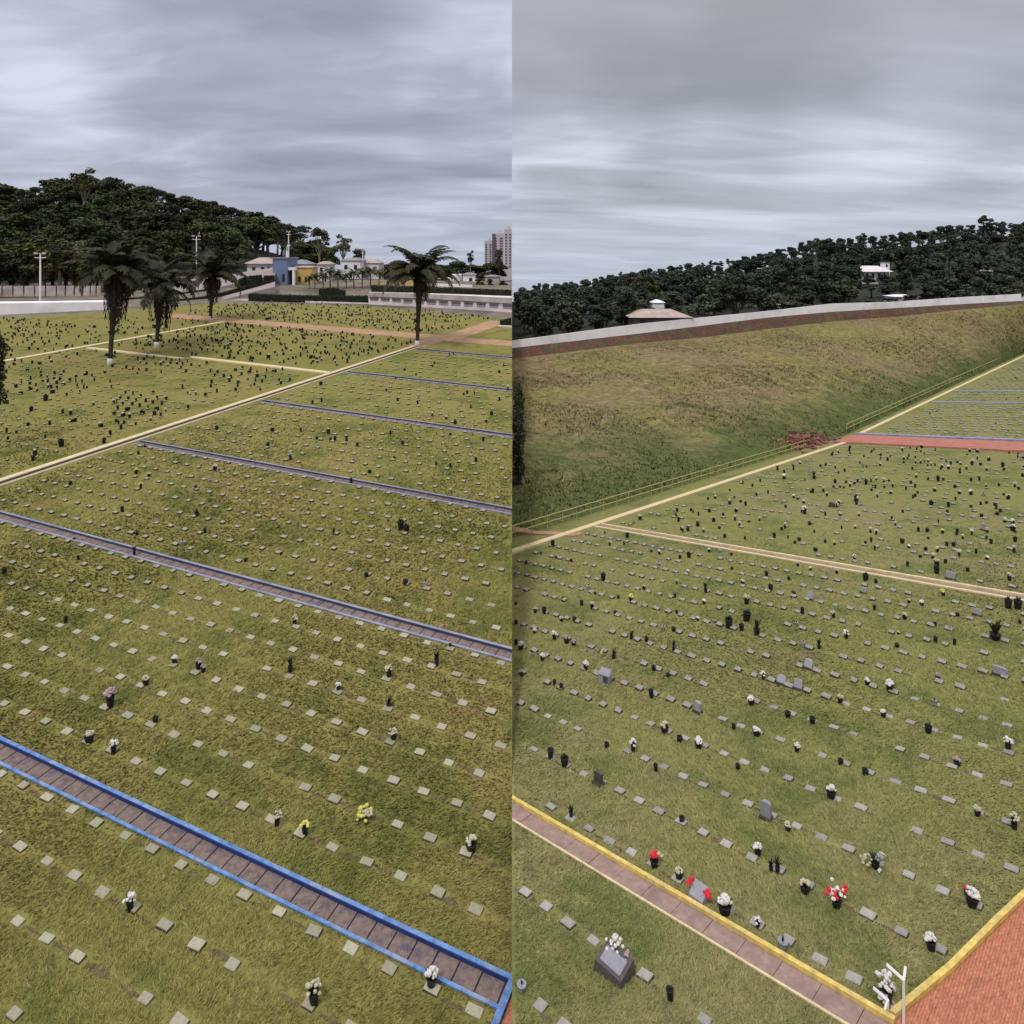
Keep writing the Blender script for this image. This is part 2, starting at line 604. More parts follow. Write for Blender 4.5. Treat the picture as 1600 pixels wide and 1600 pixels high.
M['niche'] = plain('grey niche panel', (.30, .26, .29), .1, 1, .6)  # plain grey fill of the columbarium niches
M['bark'] = plain('bark', (.070, .055, .045), .3, 2, .95, .03, None, .5, 0, (1, 1, .2))
M['bark_pale'] = plain('pale bark', (.24, .20, .16), .3, 2, .95, .03, None, .5, 0, (1, 1, .2))
M['palm_bark'] = plain('palm trunk', (.052, .040, .033), .3, 2.5, .95, .04, None, .5, 0, (1, 1, .6))
M['dead_frond'] = plain('dead palm fronds', (.040, .030, .026), .35, 3, .95)
M['tower'] = plain('tower render', (.56, .49, .50), .06, .05, .9)
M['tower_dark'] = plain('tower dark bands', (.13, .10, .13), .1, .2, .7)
M['hedge'] = plain('clipped dark hedge', (.020, .022, .012), .4, 2.2, .95, .12)


def brick_mat():
    m, g, bs = new_mat('orange brick paving', .9)
    co = g.mapping(g.node('ShaderNodeTexCoord').outputs['Object'], rot=(0, 0, R(-47)))
    b = g.node('ShaderNodeTexBrick')
    g.l.new(co, b.inputs['Vector'])
    b.inputs['Color1'].default_value = (.47, .180, .100, 1)
    b.inputs['Color2'].default_value = (.44, .165, .090, 1)
    b.inputs['Mortar'].default_value = (.38, .140, .078, 1)
    b.inputs['Scale'].default_value = 1.0
    b.inputs['Brick Width'].default_value = .15
    b.inputs['Row Height'].default_value = .062
    b.inputs['Mortar Size'].default_value = .008
    n = g.maprange(g.noise(g.mapping(co, scale=(1, 3, 1)), 5.0, 6, .75), .3, .7, .55, 1.45, 'LINEAR')
    c = g.mix(1.0, b.outputs['Color'], g.comb(n, n, n), 'MULTIPLY')
    g.l.new(c, bs.inputs['Base Color'])
    add_bump(g, bs, b.outputs['Fac'], -.006)
    return m


M['brick'] = brick_mat()


def leaf_mat(name, lo, hi, obj_var=.3):
    m, g, bs = new_mat(name, .6)
    r = g.node('ShaderNodeNewGeometry').outputs['Random Per Island']
    co = g.node('ShaderNodeTexCoord').outputs['Object']
    n = g.noise(co, .55, 3, .6)
    k = g.math('ADD', g.math('MULTIPLY', r, .30), g.math('MULTIPLY', n, .75))
    c = g.ramp(k, [(.22, lo), (.82, hi)])
    o = g.node('ShaderNodeObjectInfo').outputs['Random']
    kk = g.maprange(o, 0, 1, 1 - obj_var, 1 + obj_var, 'LINEAR')
    c = g.mix(1.0, c, g.comb(kk, kk, kk), 'MULTIPLY')
    o2 = g.math('FRACT', g.math('MULTIPLY', o, 7.31))
    c = g.mix(g.maprange(o2, .55, 1, 0, .45), c, g.mix(1.0, c, (1.35, .92, .75), 'MULTIPLY'))
    g.l.new(c, bs.inputs['Base Color'])
    bs.inputs['Specular IOR Level'].default_value = .12
    return m


M['leaf'] = leaf_mat('broadleaf foliage', (.020, .027, .012), (.078, .088, .034), .55)
M['leaf_far'] = leaf_mat('far forest foliage', (.028, .040, .028), (.066, .082, .050), .42)  # greens lifted and flattened: slight distance haze put into the leaf colour
M['leaf_bright'] = leaf_mat('bright green foliage', (.032, .046, .012), (.095, .118, .032), .2)
M['leaf_shrub'] = leaf_mat('dark shrub foliage', (.010, .016, .008), (.045, .055, .028), .1)
M['frond'] = leaf_mat('palm fronds', (.014, .018, .010), (.060, .068, .032), .12)

# ------------------------------------------------------------------ ground sheets
def polar_mesh(name, us, d0, d1, nd, zf, m, geom=True, attr=None, side=1):
    nu = len(us)
    V = np.zeros((nu, nd, 3)); A = np.zeros((nu, nd))
    for i, u in enumerate(us):
        a, b = d0(u), d1(u)
        ds = np.geomspace(a, b, nd) if geom else np.linspace(a, b, nd)
        for j, d in enumerate(ds):
            dd = min(max(d, a + 1e-4), b - 1e-4) if nd > 2 else d
            V[i, j] = (u * d, d, zf(u * dd, dd))
            if attr: A[i, j] = attr(u, d, j / (nd - 1))
    idx = np.arange(nu * nd).reshape(nu, nd)
    f = np.stack([idx[:-1, :-1], idx[1:, :-1], idx[1:, 1:], idx[:-1, 1:]], -1).reshape(-1, 4)
    me = np_mesh(name, V.reshape(-1, 3), f, m, True)
    if attr:
        at_ = me.attributes.new('wet', 'FLOAT', 'POINT')
        at_.data.foreach_set('value', A.ravel().astype(np.float32))
    return link(name, me)


UL = np.linspace(-1.0, 0, 90)
URt = np.linspace(0, .84, 110)
tag(polar_mesh('lawn', UL, lambda u: 5.0, l_edge_d, 60, z_left, M['lawn_w']), kind='structure')
tag(polar_mesh('hillside', UL, l_edge_d, lambda u: 202.0, 24, z_left, M['hill_w'], False), kind='structure')
tag(polar_mesh('forest_floor', UL, lambda u: 202.0, lambda u: 700.0, 40, z_left, M['forest_floor']), kind='structure')
tag(polar_mesh('lawn', URt, lambda u: 5.0, r_fence_d, 80, z_right, M['lawn_e']), kind='structure')


def wetness(u, d, s):
    return max(0.0, 1.0 - s * 1.75)


def z_field(X, Y):
    z = z_right(X, Y)
    u = X / Y; df = r_fence_d(u); dw = r_wall(u)[0]
    s = (Y - df) / max(dw - df, .1)
    e = max(0, min(1, s * 5)) * max(0, min(1, (1 - s) * 5))
    return z + e * (.35 * math.sin(X * .31 + Y * .12) + .25 * math.sin(Y * .41 - X * .17 + 1.3) + .12 * math.sin(X * 1.3 + Y * .9))


tag(polar_mesh('grass_field', URt, r_fence_d, lambda u: max(r_wall(u)[0], r_fence_d(u) + 2), 90, z_field, M['field'], False, wetness), kind='structure')


def z_bank(X, Y):
    return z_right(X, Y)


tag(polar_mesh('earth_bank', URt, lambda u: max(r_wall(u)[0], r_fence_d(u) + 2), lambda u: max(r_wall(u)[0], r_fence_d(u) + 2) + 2.4, 10, z_bank, M['bank'], False), kind='structure')
tag(polar_mesh('forest_floor', URt, lambda u: max(r_wall(u)[0], r_fence_d(u) + 2) + 2.4, lambda u: 900.0, 40, z_right, M['forest_floor']), kind='structure')
# where the two lawns meet the ground steps: a face of cut earth between the two levels
mb = MB()
dsx = np.geomspace(5, 300, 80)
for a, b in zip(dsx, dsx[1:]):
    mb.quad((0, a, z_left(-1e-6 * a, a)), (0, b, z_left(-1e-6 * b, b)), (0, b, z_right(1e-6 * b, b)), (0, a, z_right(1e-6 * a, a)))
tag(mb.build('terrace_cut', M['cut_earth']), kind='structure')

# ------------------------------------------------------------------ paths
def clip_t(P, n, tmax, side):
    """shorten a strip at constant n so that it stays on its own side of the step"""
    D, N = (DL, NL) if side == 'L' else (DR, NR)
    t0 = -n * N[0] / D[0]                     # X == 0
    return min(tmax, t0) if side == 'L' else max(tmax, t0)


def strip(mb, P, t0, t1, n0, n1, h0, h1, seg=3.0, side='L', along='t'):
    """solid strip over the lawn between two n values, from t0 to t1; stops at the step between the lawns"""
    L0, L1 = t0, t1
    k = max(1, int(abs(L1 - L0) / seg))
    ts = np.linspace(L0, L1, k + 1)
    for a, b in zip(ts, ts[1:]):
        if along == 't':
            q = [(a, n0), (b, n0), (b, n1), (a, n1)]
        else:
            q = [(n0, a), (n1, a), (n1, b), (n0, b)]
        bot = [P(t, n, h0) for t, n in q]; top = [P(t, n, h1) for t, n in q]
        xs = [p[0] for p in bot]
        sgn = -1 if side == 'L' else 1
        if all(x * sgn < 0 for x in xs):
            continue
        if any(x * sgn < 0 for x in xs):
            # push the offending corners back along the strip until they touch the step line
            q2 = []
            for (t, n) in q:
                D, N = (DL, NL) if side == 'L' else (DR, NR)
                X = t * D[0] + n * N[0]
                if X * sgn < 0:
                    if along == 't': t = -n * N[0] / D[0]
                    else: n = -t * D[0] / N[0]
                q2.append((t, n))
            bot = [P(t, n, h0) for t, n in q2]; top = [P(t, n, h1) for t, n in q2]
        mb.hexa(bot, top)


def path_tiled(name, P, side, t0, t1, n0, n1, kw0, kw1, k_lo, k_hi, slab, tile, kh0=.10, kh1=.16, face=None, gap=.955):
    root = empty(name, P(t0, n0)); root.rotation_euler = (0, 0, 0)
    tag(root, kind='structure')
    inv = Matrix.Translation(Vector(P(t0, n0))).inverted()

    def add(nm, mb, mat):
        o = mb.build(nm, mat, root); o.matrix_parent_inverse = inv; return o
    mb = MB(); strip(mb, P, t0, t1, n0, n1, -.1, .012, 2.0, side); add('path_bed', mb, M['joint'])
    mb = MB()
    k = int(math.ceil((t1 - t0) / tile))
    for i in range(k):
        a = t0 + i * tile; b = min(a + tile * gap, t1)
        strip(mb, P, a, b, n0 + kw0 + .01, n1 - kw1 - .01, .0, .026 + random.uniform(-.005, .007), 99, side)
    add('paving', mb, slab)
    mb = MB(); strip(mb, P, t0, t1, n0, n0 + kw0, -.1, kh0, 2.5, side); add('kerb', mb, k_lo)
    mb = MB(); strip(mb, P, t0, t1, n1 - kw1, n1, -.1, kh1, 2.5, side); add('kerb', mb, k_hi)
    n1k = n1
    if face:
        mb = MB(); strip(mb, P, t0, t1, n1 - kw1 - .025, n1 - kw1 - .002, -.05, kh1 - .012, 2.5, side); add('kerb_face', mb, face)  # darker strip on the path side of the upper kerb
    return root


SL = 20 / 14.
# west: blue kerbed paths across the lawn, ten metres apart (in the lawn's own units), all starting at the long tan path
NP = [(11.28, 11.91), (20.25, 20.88), (30.2, 30.84), (40.6, 41.22), (51.3, 51.87), (63.0, 63.6)]
for i, (a, b) in enumerate(NP):
    a *= SL; b = b * SL - .09
    t1 = -7.1 if i == 0 else 5.0
    kw = .13 if i == 0 else .15
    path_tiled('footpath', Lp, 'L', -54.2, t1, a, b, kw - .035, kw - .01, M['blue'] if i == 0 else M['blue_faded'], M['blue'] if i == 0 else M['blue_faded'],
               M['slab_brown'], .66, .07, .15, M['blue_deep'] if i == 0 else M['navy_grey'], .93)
# blue kerb that turns the corner and runs off below the picture, brick paving to the right of it
mb = MB(); strip(mb, Lp, 8.0, 11.28 * SL + .9, -7.28, -7.1, -.1, .14, 2, 'L', 'n')
tag(mb.build('kerb', M['blue']), kind='structure')
mb = MB(); strip(mb, Lp, 6.0, 18.5, -7.09, 1.0, -.1, .02, 2, 'L', 'n')
tag(mb.build('brick_paving', M['brick']), kind='structure')
# the long tan path running away from the drone
root = empty('footpath', (0, 0, 0)); tag(root, kind='structure')
mb = MB(); strip(mb, Lp, 20, 92.5, -55.5, -54.9, -.1, .015, 3, 'L', 'n'); mb.build('path_bed', M['joint'], root)
mb = MB(); strip(mb, Lp, 20, 92.5, -56.05, -55.45, -.1, .10, 3, 'L', 'n'); mb.build('kerb', M['cream_kerb'], root)
mb = MB(); strip(mb, Lp, 20, 92.5, -54.95, -54.55, -.1, .06, 3, 'L', 'n'); mb.build('kerb', M['tan_kerb'], root)
# second long kerbed path, and the short cross paths of the far sections
mb = MB(); strip(mb, Lp, 40, 98.8, -100.4, -99.5, -.1, .14, 3, 'L', 'n'); tag(mb.build('footpath', M['cream_kerb']), kind='structure')
mb = MB(); strip(mb, Lp, -98.5, -79.5, 70.6, 71.4, -.1, .16, 3, 'L'); strip(mb, Lp, -79.5, -56.0, 71.9, 72.7, -.1, .16, 3, 'L')
tag(mb.build('footpath', M['cream_kerb']), kind='structure')
mb = MB(); strip(mb, Lp, -117, 2, 98.6, 102.7, -.1, .02, 3, 'L'); tag(mb.build('earth_track', M['track']), kind='structure')
mb = MB(); strip(mb, Lp, 92.5, 98.6, -57.2, -54.0, -.1, .024, 3, 'L', 'n'); strip(mb, Lp, 102.7, 121, -56.3, -52.3, -.1, .024, 3, 'L', 'n')
tag(mb.build('earth_track', M['track']), kind='structure')

# east
EY = (15.98, 16.80)
path_tiled('footpath', Rp, 'R', -40.0, -5.0, *EY, .065, .13, M['cream_kerb'], M['yellow'], M['slab_pink'], .93, .06, .14, None, .985)
path_tiled('footpath', Rp, 'R', -38.0, 12.0, 47.35, 48.5, .22, .22, M['cream_kerb'], M['cream_kerb'], M['slab_tan'], .93, .10, .12, None, .99)
KX = [(-5.15, 16.86), (-4.55, 19.0), (-4.05, 21.3), (-3.6, 23.2), (-2.6, 27.0), (-.2, 36)]


def poly_strip(mb, P, pts, w0, w1, h0, h1):
    for (ta, na), (tb, nb) in zip(pts, pts[1:]):
        mb.hexa([P(ta + w0, na, h0), P(ta + w1, na, h0), P(tb + w1, nb, h0), P(tb + w0, nb, h0)],
                [P(ta + w0, na, h1), P(ta + w1, na, h1), P(tb + w1, nb, h1), P(tb + w0, nb, h1)])


mb = MB(); poly_strip(mb, Rp, KX, 0.0, .14, -.1, .14); tag(mb.build('kerb', M['yellow']), kind='structure')
mb = MB(); poly_strip(mb, Rp, [(-5.2, 7.5)] + KX, .155, 9.0, -.1, .02); tag(mb.build('brick_paving', M['brick']), kind='structure')
mb = MB(); strip(mb, Rp, -39.5, 20, 105.0, 113.3, -.3, .24, 3, 'R'); tag(mb.build('red_pavement', M['red_pave']), kind='structure')
mb = MB(); strip(mb, Rp, -39.5, 20, 113.3, 114.3, -.3, .45, 3, 'R'); tag(mb.build('kerb', M['blue_faded']), kind='structure')
# kerb strip along the foot of the railing
mb = MB(); strip(mb, Rp, 20, 105, -38.35, -37.65, -.2, .16, 3, 'R', 'n'); strip(mb, Rp, 114.3, 262, -39.6, -38.9, -.2, .22, 6, 'R', 'n')
tag(mb.build('kerb', M['cream_kerb']), kind='structure')
mb = MB()
for n0 in (150., 166.):
    strip(mb, Rp, -38.5, 20, n0, n0 + .8, -.2, .2, 4, 'R')
tag(mb.build('kerb', M['blue_faded']), kind='structure')


def zf_pt(x, d, dz=0.0):
    X = (x - 800) / F * d
    return (X, d, z_field(X, d) + dz)


# little dirt path in the gully that meets the railing
mb = MB()
fp = [(801, 58.9), (840, 58.4), (870, 57.9), (893, 57.2), (908, 57.4)]
for (xa, da), (xb, db) in zip(fp, fp[1:]):
    mb.hexa([zf_pt(xa, da, -.1), zf_pt(xb, db, -.1), zf_pt(xb, db + .9, -.1), zf_pt(xa, da + .9, -.1)],
            [zf_pt(xa, da, .12), zf_pt(xb, db, .12), zf_pt(xb, db + .9, .12), zf_pt(xa, da + .9, .12)])
tag(mb.build('earth_path', M['track']), kind='structure')

# ------------------------------------------------------------------ rows of graves
def slab_mesh(w, l, h, top, side, nm):
    """a low marker: sloping dark base, pale plate on it"""
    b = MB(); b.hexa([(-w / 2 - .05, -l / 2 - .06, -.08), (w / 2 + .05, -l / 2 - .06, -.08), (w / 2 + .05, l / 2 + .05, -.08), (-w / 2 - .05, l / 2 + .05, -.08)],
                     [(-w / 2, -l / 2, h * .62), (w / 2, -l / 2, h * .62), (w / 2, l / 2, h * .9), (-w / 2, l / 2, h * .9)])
    p = MB()
    z0, z1 = h * .62, h * .9
    e = .006
    p.hexa([(-w / 2 - e, -l / 2 - e, z0 + .002), (w / 2 + e, -l / 2 - e, z0 + .002), (w / 2 + e, l / 2 + e, z1 + .002), (-w / 2 - e, l / 2 + e, z1 + .002)],
           [(-w / 2 - e + .012, -l / 2 - e + .012, z0 + .022), (w / 2 + e - .012, -l / 2 - e + .012, z0 + .022), (w / 2 + e - .012, l / 2 + e - .012, z1 + .022), (-w / 2 - e + .012, l / 2 + e - .012, z1 + .022)])
    return b, p


rowsL, rowsR = [], []               # (n, phase, spacing)
SPL, SPR = .8767 * SL, .7411 * 15 / 14
# west rows: eight to every strip between two paths
edges = [(None, NP[0][0])] + [(NP[i][1], NP[i + 1][0]) for i in range(5)]
rl = []
for n14, ph in ((11.11, .68), (10.02, .57), (8.95, .45), (7.87, .34), (6.8, .22)):
    rl.append((n14, ph, 0))
for s, (lo, hi) in enumerate(edges[1:], 1):
    k = 8
    ph0 = (.76, .66, .55, .4, .3)[s - 1]
    for i in range(k):
        rl.append((lo + .84 + (hi - .17 - lo - .84) * i / (k - 1), ph0 + .11 * i, s))
markL = []                           # (X, Y, z, section, t, n)
for n14, ph, s in rl:
    n = n14 * SL
    for i in range(-70, 4):
        t = (ph * SL) + i * SPL
        if t < -53.4 or (s == 0 and t > -7.75): continue
        X, Y = t * DL[0] + n * NL[0], t * DL[1] + n * NL[1]
        if X > -.35 or X / max(Y, 1) < -.80 or Y < 8: continue
        markL.append((X, Y, s, t, n))
# the large old section left of the tan path
for n in np.arange(24, 71, 1.52):
    for i in range(-90, -40):
        t = .3 + i * SPL + n * .07
        if not (-99 < t < -57.6): continue
        X, Y = t * DL[0] + n * NL[0], t * DL[1] + n * NL[1]
        if X / Y < -.80: continue
        markL.append((X, Y, 7, t, n))
markR = []
rr = [(11.85, .10, 0), (14.1, .60 * 15 / 14, 0)]
for i, ph in enumerate((.31, .67, .27, .63, .22, .55, .42 - .15, .6, .2, .55, .2, .6, .3, .7)):
    rr.append((17.3 + 2.135 * i, ph * 15 / 14, 1))
for i in range(26):
    rr.append((49.6 + 2.135 * i, (.2, .6)[i % 2], 2))
for i in range(50):
    rr.append((116.6 + 2.3 * i, (.2, .6)[i % 2], 3))
for n, ph, s in rr:
    sp = SPR if s < 3 else SPR * 1.6
    for i in range(-52, 30):
        t = ph + i * sp
        tmax = -5.6 if s == 0 else (interp(n, [(q[1], q[0]) for q in KX]) - .35 if n < 34 else 20)
        if t > tmax or t < -37.0: continue
        X, Y = t * DR[0] + n * NR[0], t * DR[1] + n * NR[1]
        if X < .3 or X / max(Y, 1) > .80 or Y < 8: continue
        markR.append((X, Y, s, t, n))

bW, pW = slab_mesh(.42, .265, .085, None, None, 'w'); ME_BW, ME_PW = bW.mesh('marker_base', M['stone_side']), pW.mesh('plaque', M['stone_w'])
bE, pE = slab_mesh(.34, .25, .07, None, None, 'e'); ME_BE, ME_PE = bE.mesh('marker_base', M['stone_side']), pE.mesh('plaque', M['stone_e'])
ORD = ('first', 'second', 'third', 'fourth', 'fifth', 'sixth', 'seventh', 'eighth', 'ninth', 'tenth', 'eleventh', 'twelfth', 'thirteenth', 'fourteenth', 'fifteenth', 'sixteenth')


def row_words(side, n, s):
    """which row of graves, counted from the nearest painted path"""
    rows = sorted({round(q[0] * SL, 3) for q in rl if q[2] == s} if side == 'L' else {round(q[0], 3) for q in rr if q[2] == s})
    if not rows: return 'in a far row'
    i = int(np.argmin([abs(q - n) for q in rows]))
    if s == 0: i = len(rows) - 1 - i
    if i > 15: return 'in a far row'
    o = ORD[i]
    if side == 'L':
        return 'in the %s row %s' % (o, ('below the bright blue path', 'above the bright blue path', 'above the second blue path', 'above the third blue path', 'above the fourth blue path', 'above the fifth blue path')[s])
    return 'in the %s row %s' % (o, ('below the nearest yellow path', 'above the nearest yellow path', 'above the second yellow path', 'above the red pavement')[s])


def slope_rot(side, th, jitter=.06):
    """orientation lying on the sloping lawn"""
    zf = zl_plane if side == 'L' else zr_plane
    gx = (zf(.5, 30) - zf(-.5, 30)); gy = (zf(0, 30.5) - zf(0, 29.5))
    nrm = Vector((-gx, -gy, 1)).normalized()
    q = Vector((0, 0, 1)).rotation_difference(nrm)
    return (q.to_matrix() @ Matrix.Rotation(th + random.uniform(-jitter, jitter), 3, 'Z')).to_euler()


def inview(X, Y, z, m=14):
    x = 800 + F * X / Y; y = Y0 + F * (CZ - z) / Y
    return -m < x < 1600 + m and -m < y < 1600 + m


KEPT = {'L': set(), 'R': set()}       # grid cells that carry a marker, so that the turf is cut there


def place_markers():
    def cand(lst, side):
        out = []
        for X, Y, s, t, n in lst:
            z = (zl_plane if side == 'L' else zr_plane)(X, Y)
            if not inview(X, Y, z): continue
            drop = .03 if s in (0, 1, 2) else .2 if s < 7 else .35
            if side == 'R': drop = (.13, .13, .62, .15)[s]
            if random.random() < drop: continue
            KEPT[side].add((round(n, 2), round(t, 2)))
            out.append((Y * Y / (1.6 if side == 'L' else 1.0), side, X, Y, z, s, n))
        return out
    allm = sorted(cand(markL, 'L') + cand(markR, 'R'))
    roots = {}
    rest = {'L': [], 'R': []}
    for k, (_, side, X, Y, z, s, n) in enumerate(allm):
        if k < 296:
            X += random.uniform(-.03, .03); Y += random.uniform(-.03, .03)
            rot = slope_rot(side, THL if side == 'L' else THR)
            if side not in roots:
                r = empty('grave_marker')
                link('marker_base', ME_BW if side == 'L' else ME_BE, r)
                link('plaque', ME_PW if side == 'L' else ME_PE, r)
                roots[side] = r; o = r
            else:
                o = copy_tree(roots[side])
            sc = random.uniform(.86, 1.1)
            o.location = (X, Y, z - random.uniform(0, .045)); o.rotation_euler = (rot.x + random.uniform(-.06, .06), rot.y + random.uniform(-.06, .06), rot.z)
            o.scale = (sc * .93, random.uniform(.78, 1.02), 1)
            where = row_words(side, n, s)
            kind = 'small pale grave marker lying flat ' if side == 'L' else 'small grey grave marker lying flat '
            tag(o, kind + where, 'grave marker', 'flat grave markers ' + where)
        else:
            rest[side].append((X, Y, z, s))
    # all the farther ones, a few pixels each
    for side, nm in (('L', 'W'), ('R', 'E')):
        tb = MB(); sb = MB()
        th = THL if side == 'L' else THR
        for X, Y, z, s in rest[side]:
            w, l = (.37, .22) if side == 'L' else (.33, .23)
            if s == 7: w, l = .30, .17
            if side == 'R' and s == 3: w, l = .55, .40
            w *= random.uniform(.7, 1.1)
            a = th + random.uniform(-.08, .08)
            h = random.uniform(.05, .10)
            ca, sa = math.cos(a), math.sin(a)
            def ring(k, dz):
                return [(X + ca * p * w * k - sa * q * l * k, Y + sa * p * w * k + ca * q * l * k, z + dz + (.05 if q > 0 and dz > .03 else 0)) for p, q in ((-.5, -.5), (.5, -.5), (.5, .5), (-.5, .5))]
            sb.hexa(ring(1.12, -.05), ring(1.0, h))
            tb.quad(*ring(1.0, h + .012))
        root = empty('far_grave_markers')
        tag(root, 'pale grave markers far off in rows across the %s lawns' % ('left' if side == 'L' else 'right'), 'grave markers', None, 'stuff')
        sb.build('marker_base', M['stone_side'], root)
        tb.build('plaque', M['stone_w'] if side == 'L' else M['stone_e'], root)


place_markers()

# worn strips of bare soil between neighbouring markers of a row
def soil_strips(side, lst, sections):
    P = Lp if side == 'L' else Rp
    rnd = random.Random(9)
    b = MB()
    sp = SPL if side == 'L' else SPR
    for X, Y, s, t, n in lst:
        if s not in sections or not inview(X, Y, P(t, n)[2], 60) or rnd.random() < .38: continue
        t0 = t + rnd.uniform(.10, .32) * sp; t1 = t + rnd.uniform(.55, .98) * sp
        k = 5
        w = rnd.uniform(.03, .085); off = rnd.uniform(-.10, .04)
        prev = None
        for i in range(k + 1):
            f = i / k; tt = t0 + (t1 - t0) * f
            ww = w * (.35 + math.sin(math.pi * (f * .9 + .05))) * rnd.uniform(.6, 1.3)
            c = n + off + rnd.uniform(-.02, .02)
            q = (P(tt, c - ww, .007), P(tt, c + ww, .007))
            if min(q[0][0] * (-1 if side == 'L' else 1), q[1][0] * (-1 if side == 'L' else 1)) < .02: prev = None; continue
            if prev: b.quad(prev[0], q[0], q[1], prev[1])
            prev = q
    tag(b.build('bare_soil', M['soil']), kind='structure')


M['soil'] = plain('worn soil between graves', (.135, .095, .048), .35, 5, .95, .02, (.09, .085, .03), .8)
soil_strips('L', markL, (0, 1, 2, 3))
soil_strips('R', markR, (0, 1))

# ------------------------------------------------------------------ vases and flowers
def pot_mb(h=.20, r=.075, n=9):
    b = MB(); b.lathe([(r * .72, -.02), (r * .80, h * .3), (r, h * .9), (r * 1.1, h), (r * .9, h), (r * .7, h * .8)], n); return b


def bouquet_mb(z, r, n, fr, up=.8, seed=0):
    rnd = random.Random(seed); b = MB()
    for k in range(n):
        w = rnd.uniform(0, 6.28); q = r * math.sqrt(rnd.random())
        hz = z + up * r * (1 - (q / r) ** 2) + rnd.uniform(-.3, .3) * r
        b.ball((q * math.cos(w), q * math.sin(w), hz), fr * rnd.uniform(.7, 1.25), 6, 4, .75, .12)
    return b


def leaves_mb(z, h, n, spread, w=.02, seed=0):
    rnd = random.Random(seed); b = MB()
    for k in range(n):
        a = rnd.uniform(0, 6.28); s = spread * rnd.uniform(.2, 1); hh = h * rnd.uniform(.55, 1.0)
        tip = (math.cos(a) * s, math.sin(a) * s, z + hh)
        mid = (tip[0] * .45, tip[1] * .45, z + hh * .6)
        pa, pb = -math.sin(a) * w, math.cos(a) * w
        b.quad((pa * .3, pb * .3, z), (-pa * .3, -pb * .3, z), (mid[0] - pa, mid[1] - pb, mid[2]), (mid[0] + pa, mid[1] + pb, mid[2]))
        b.quad((mid[0] + pa, mid[1] + pb, mid[2]), (mid[0] - pa, mid[1] - pb, mid[2]), tip)
    return b


PROTO = {}


def proto(kind, var):
    key = (kind, var)
    if key in PROTO: return PROTO[key], False
    r = empty('flower_vase')
    sd = hash((kind, var)) % 97 if False else (ord(kind) * 7 + var * 13)
    h = (.15, .20, .13)[var % 3]
    pr = (.080, .070, .090)[var % 3]
    if kind == 'K':
        pot_mb(.30, .13).build('vase', M['black'], r, True)
        leaves_mb(.26, .16, 12, .16, .03, sd).build('foliage', M['leaf_dark'], r)
    else:
        pot_mb(h, pr).build('vase', M['granite'] if kind == 'g' else M['black'], r, True)
        if kind in 'kg':
            leaves_mb(h - .03, .10, 6, .06, .015, sd).build('foliage', M['leaf_dark'], r)
        elif kind == 'l':
            leaves_mb(h - .03, .34, 14, .20, .028, sd).build('foliage', M['leaf_dark'], r)
        else:
            leaves_mb(h - .03, .16, 8, .13, .02, sd).build('foliage', M['leaf_dark'], r)
            mt = {'w': M['fl_white'], 'y': M['fl_yellow'], 'p': M['fl_pink'], 'c': M['fl_cream'], 'r': M['fl_red']}[kind]
            bouquet_mb(h + .03, .080 + .02 * (var % 2), 20, .034, .75, sd).build('bouquet', mt, r)
    PROTO[key] = r
    return r, True


DESC = {'g': 'grey stone vase with dry stems', 'k': 'black vase with dry stems', 'K': 'wide black planter with low dark leaves', 'l': 'black vase with tall dark leaves',
        'w': 'black vase with white flowers', 'y': 'black vase with yellow flowers', 'p': 'black vase with faded pink flowers', 'c': 'black vase with cream flowers', 'r': 'black vase with red flowers'}


def area_of(side, X, Y):
    if side == 'L':
        t, n = tnL(X, Y)
        if t < -55: return 'on the section left of the tan path'
        return row_words('L', n, sum(1 for a, b in NP[:5] if n > b * SL))
    t, n = tnR(X, Y)
    return row_words('R', n, 0 if n < 16.5 else 1 if n < 48 else 2 if n < 110 else 3)


n_vase = [0]


def vase(side, x, y, kind, sc=1.0, label=None):
    X, Y = Lpix(x, y) if side == 'L' else Rpix(x, y)
    if abs(X) < .22: X = -.22 if side == 'L' else .22
    z = (zl_plane if side == 'L' else zr_plane)(X, Y)
    if kind == 'k' and random.random() < (.22 if side == 'R' else .1): kind = 'g'
    var = random.randrange(3)
    r, fresh = proto(kind, var)
    o = r if fresh else copy_tree(r)
    s = sc * random.uniform(.85, 1.2) * (1.45 if side == 'L' else 1.12)
    o.location = (X, Y, z); o.scale = (s, s, s * random.uniform(.92, 1.12))
    o.rotation_euler = (random.uniform(-.08, .08), random.uniform(-.08, .08), random.uniform(0, 6.28))
    ar = area_of(side, X, Y)
    tag(o, label or (DESC[kind] + ' ' + ar), 'flower vase', 'flower vases ' + ar)
    n_vase[0] += 1
    return o


def vlist(side, ox, oy, items):
    for it in items:
        zx, zy, k = it[:3]
        vase(side, ox + zx / 4, oy + zy / 4, k, it[3] if len(it) > 3 else 1.0, it[4] if len(it) > 4 else None)


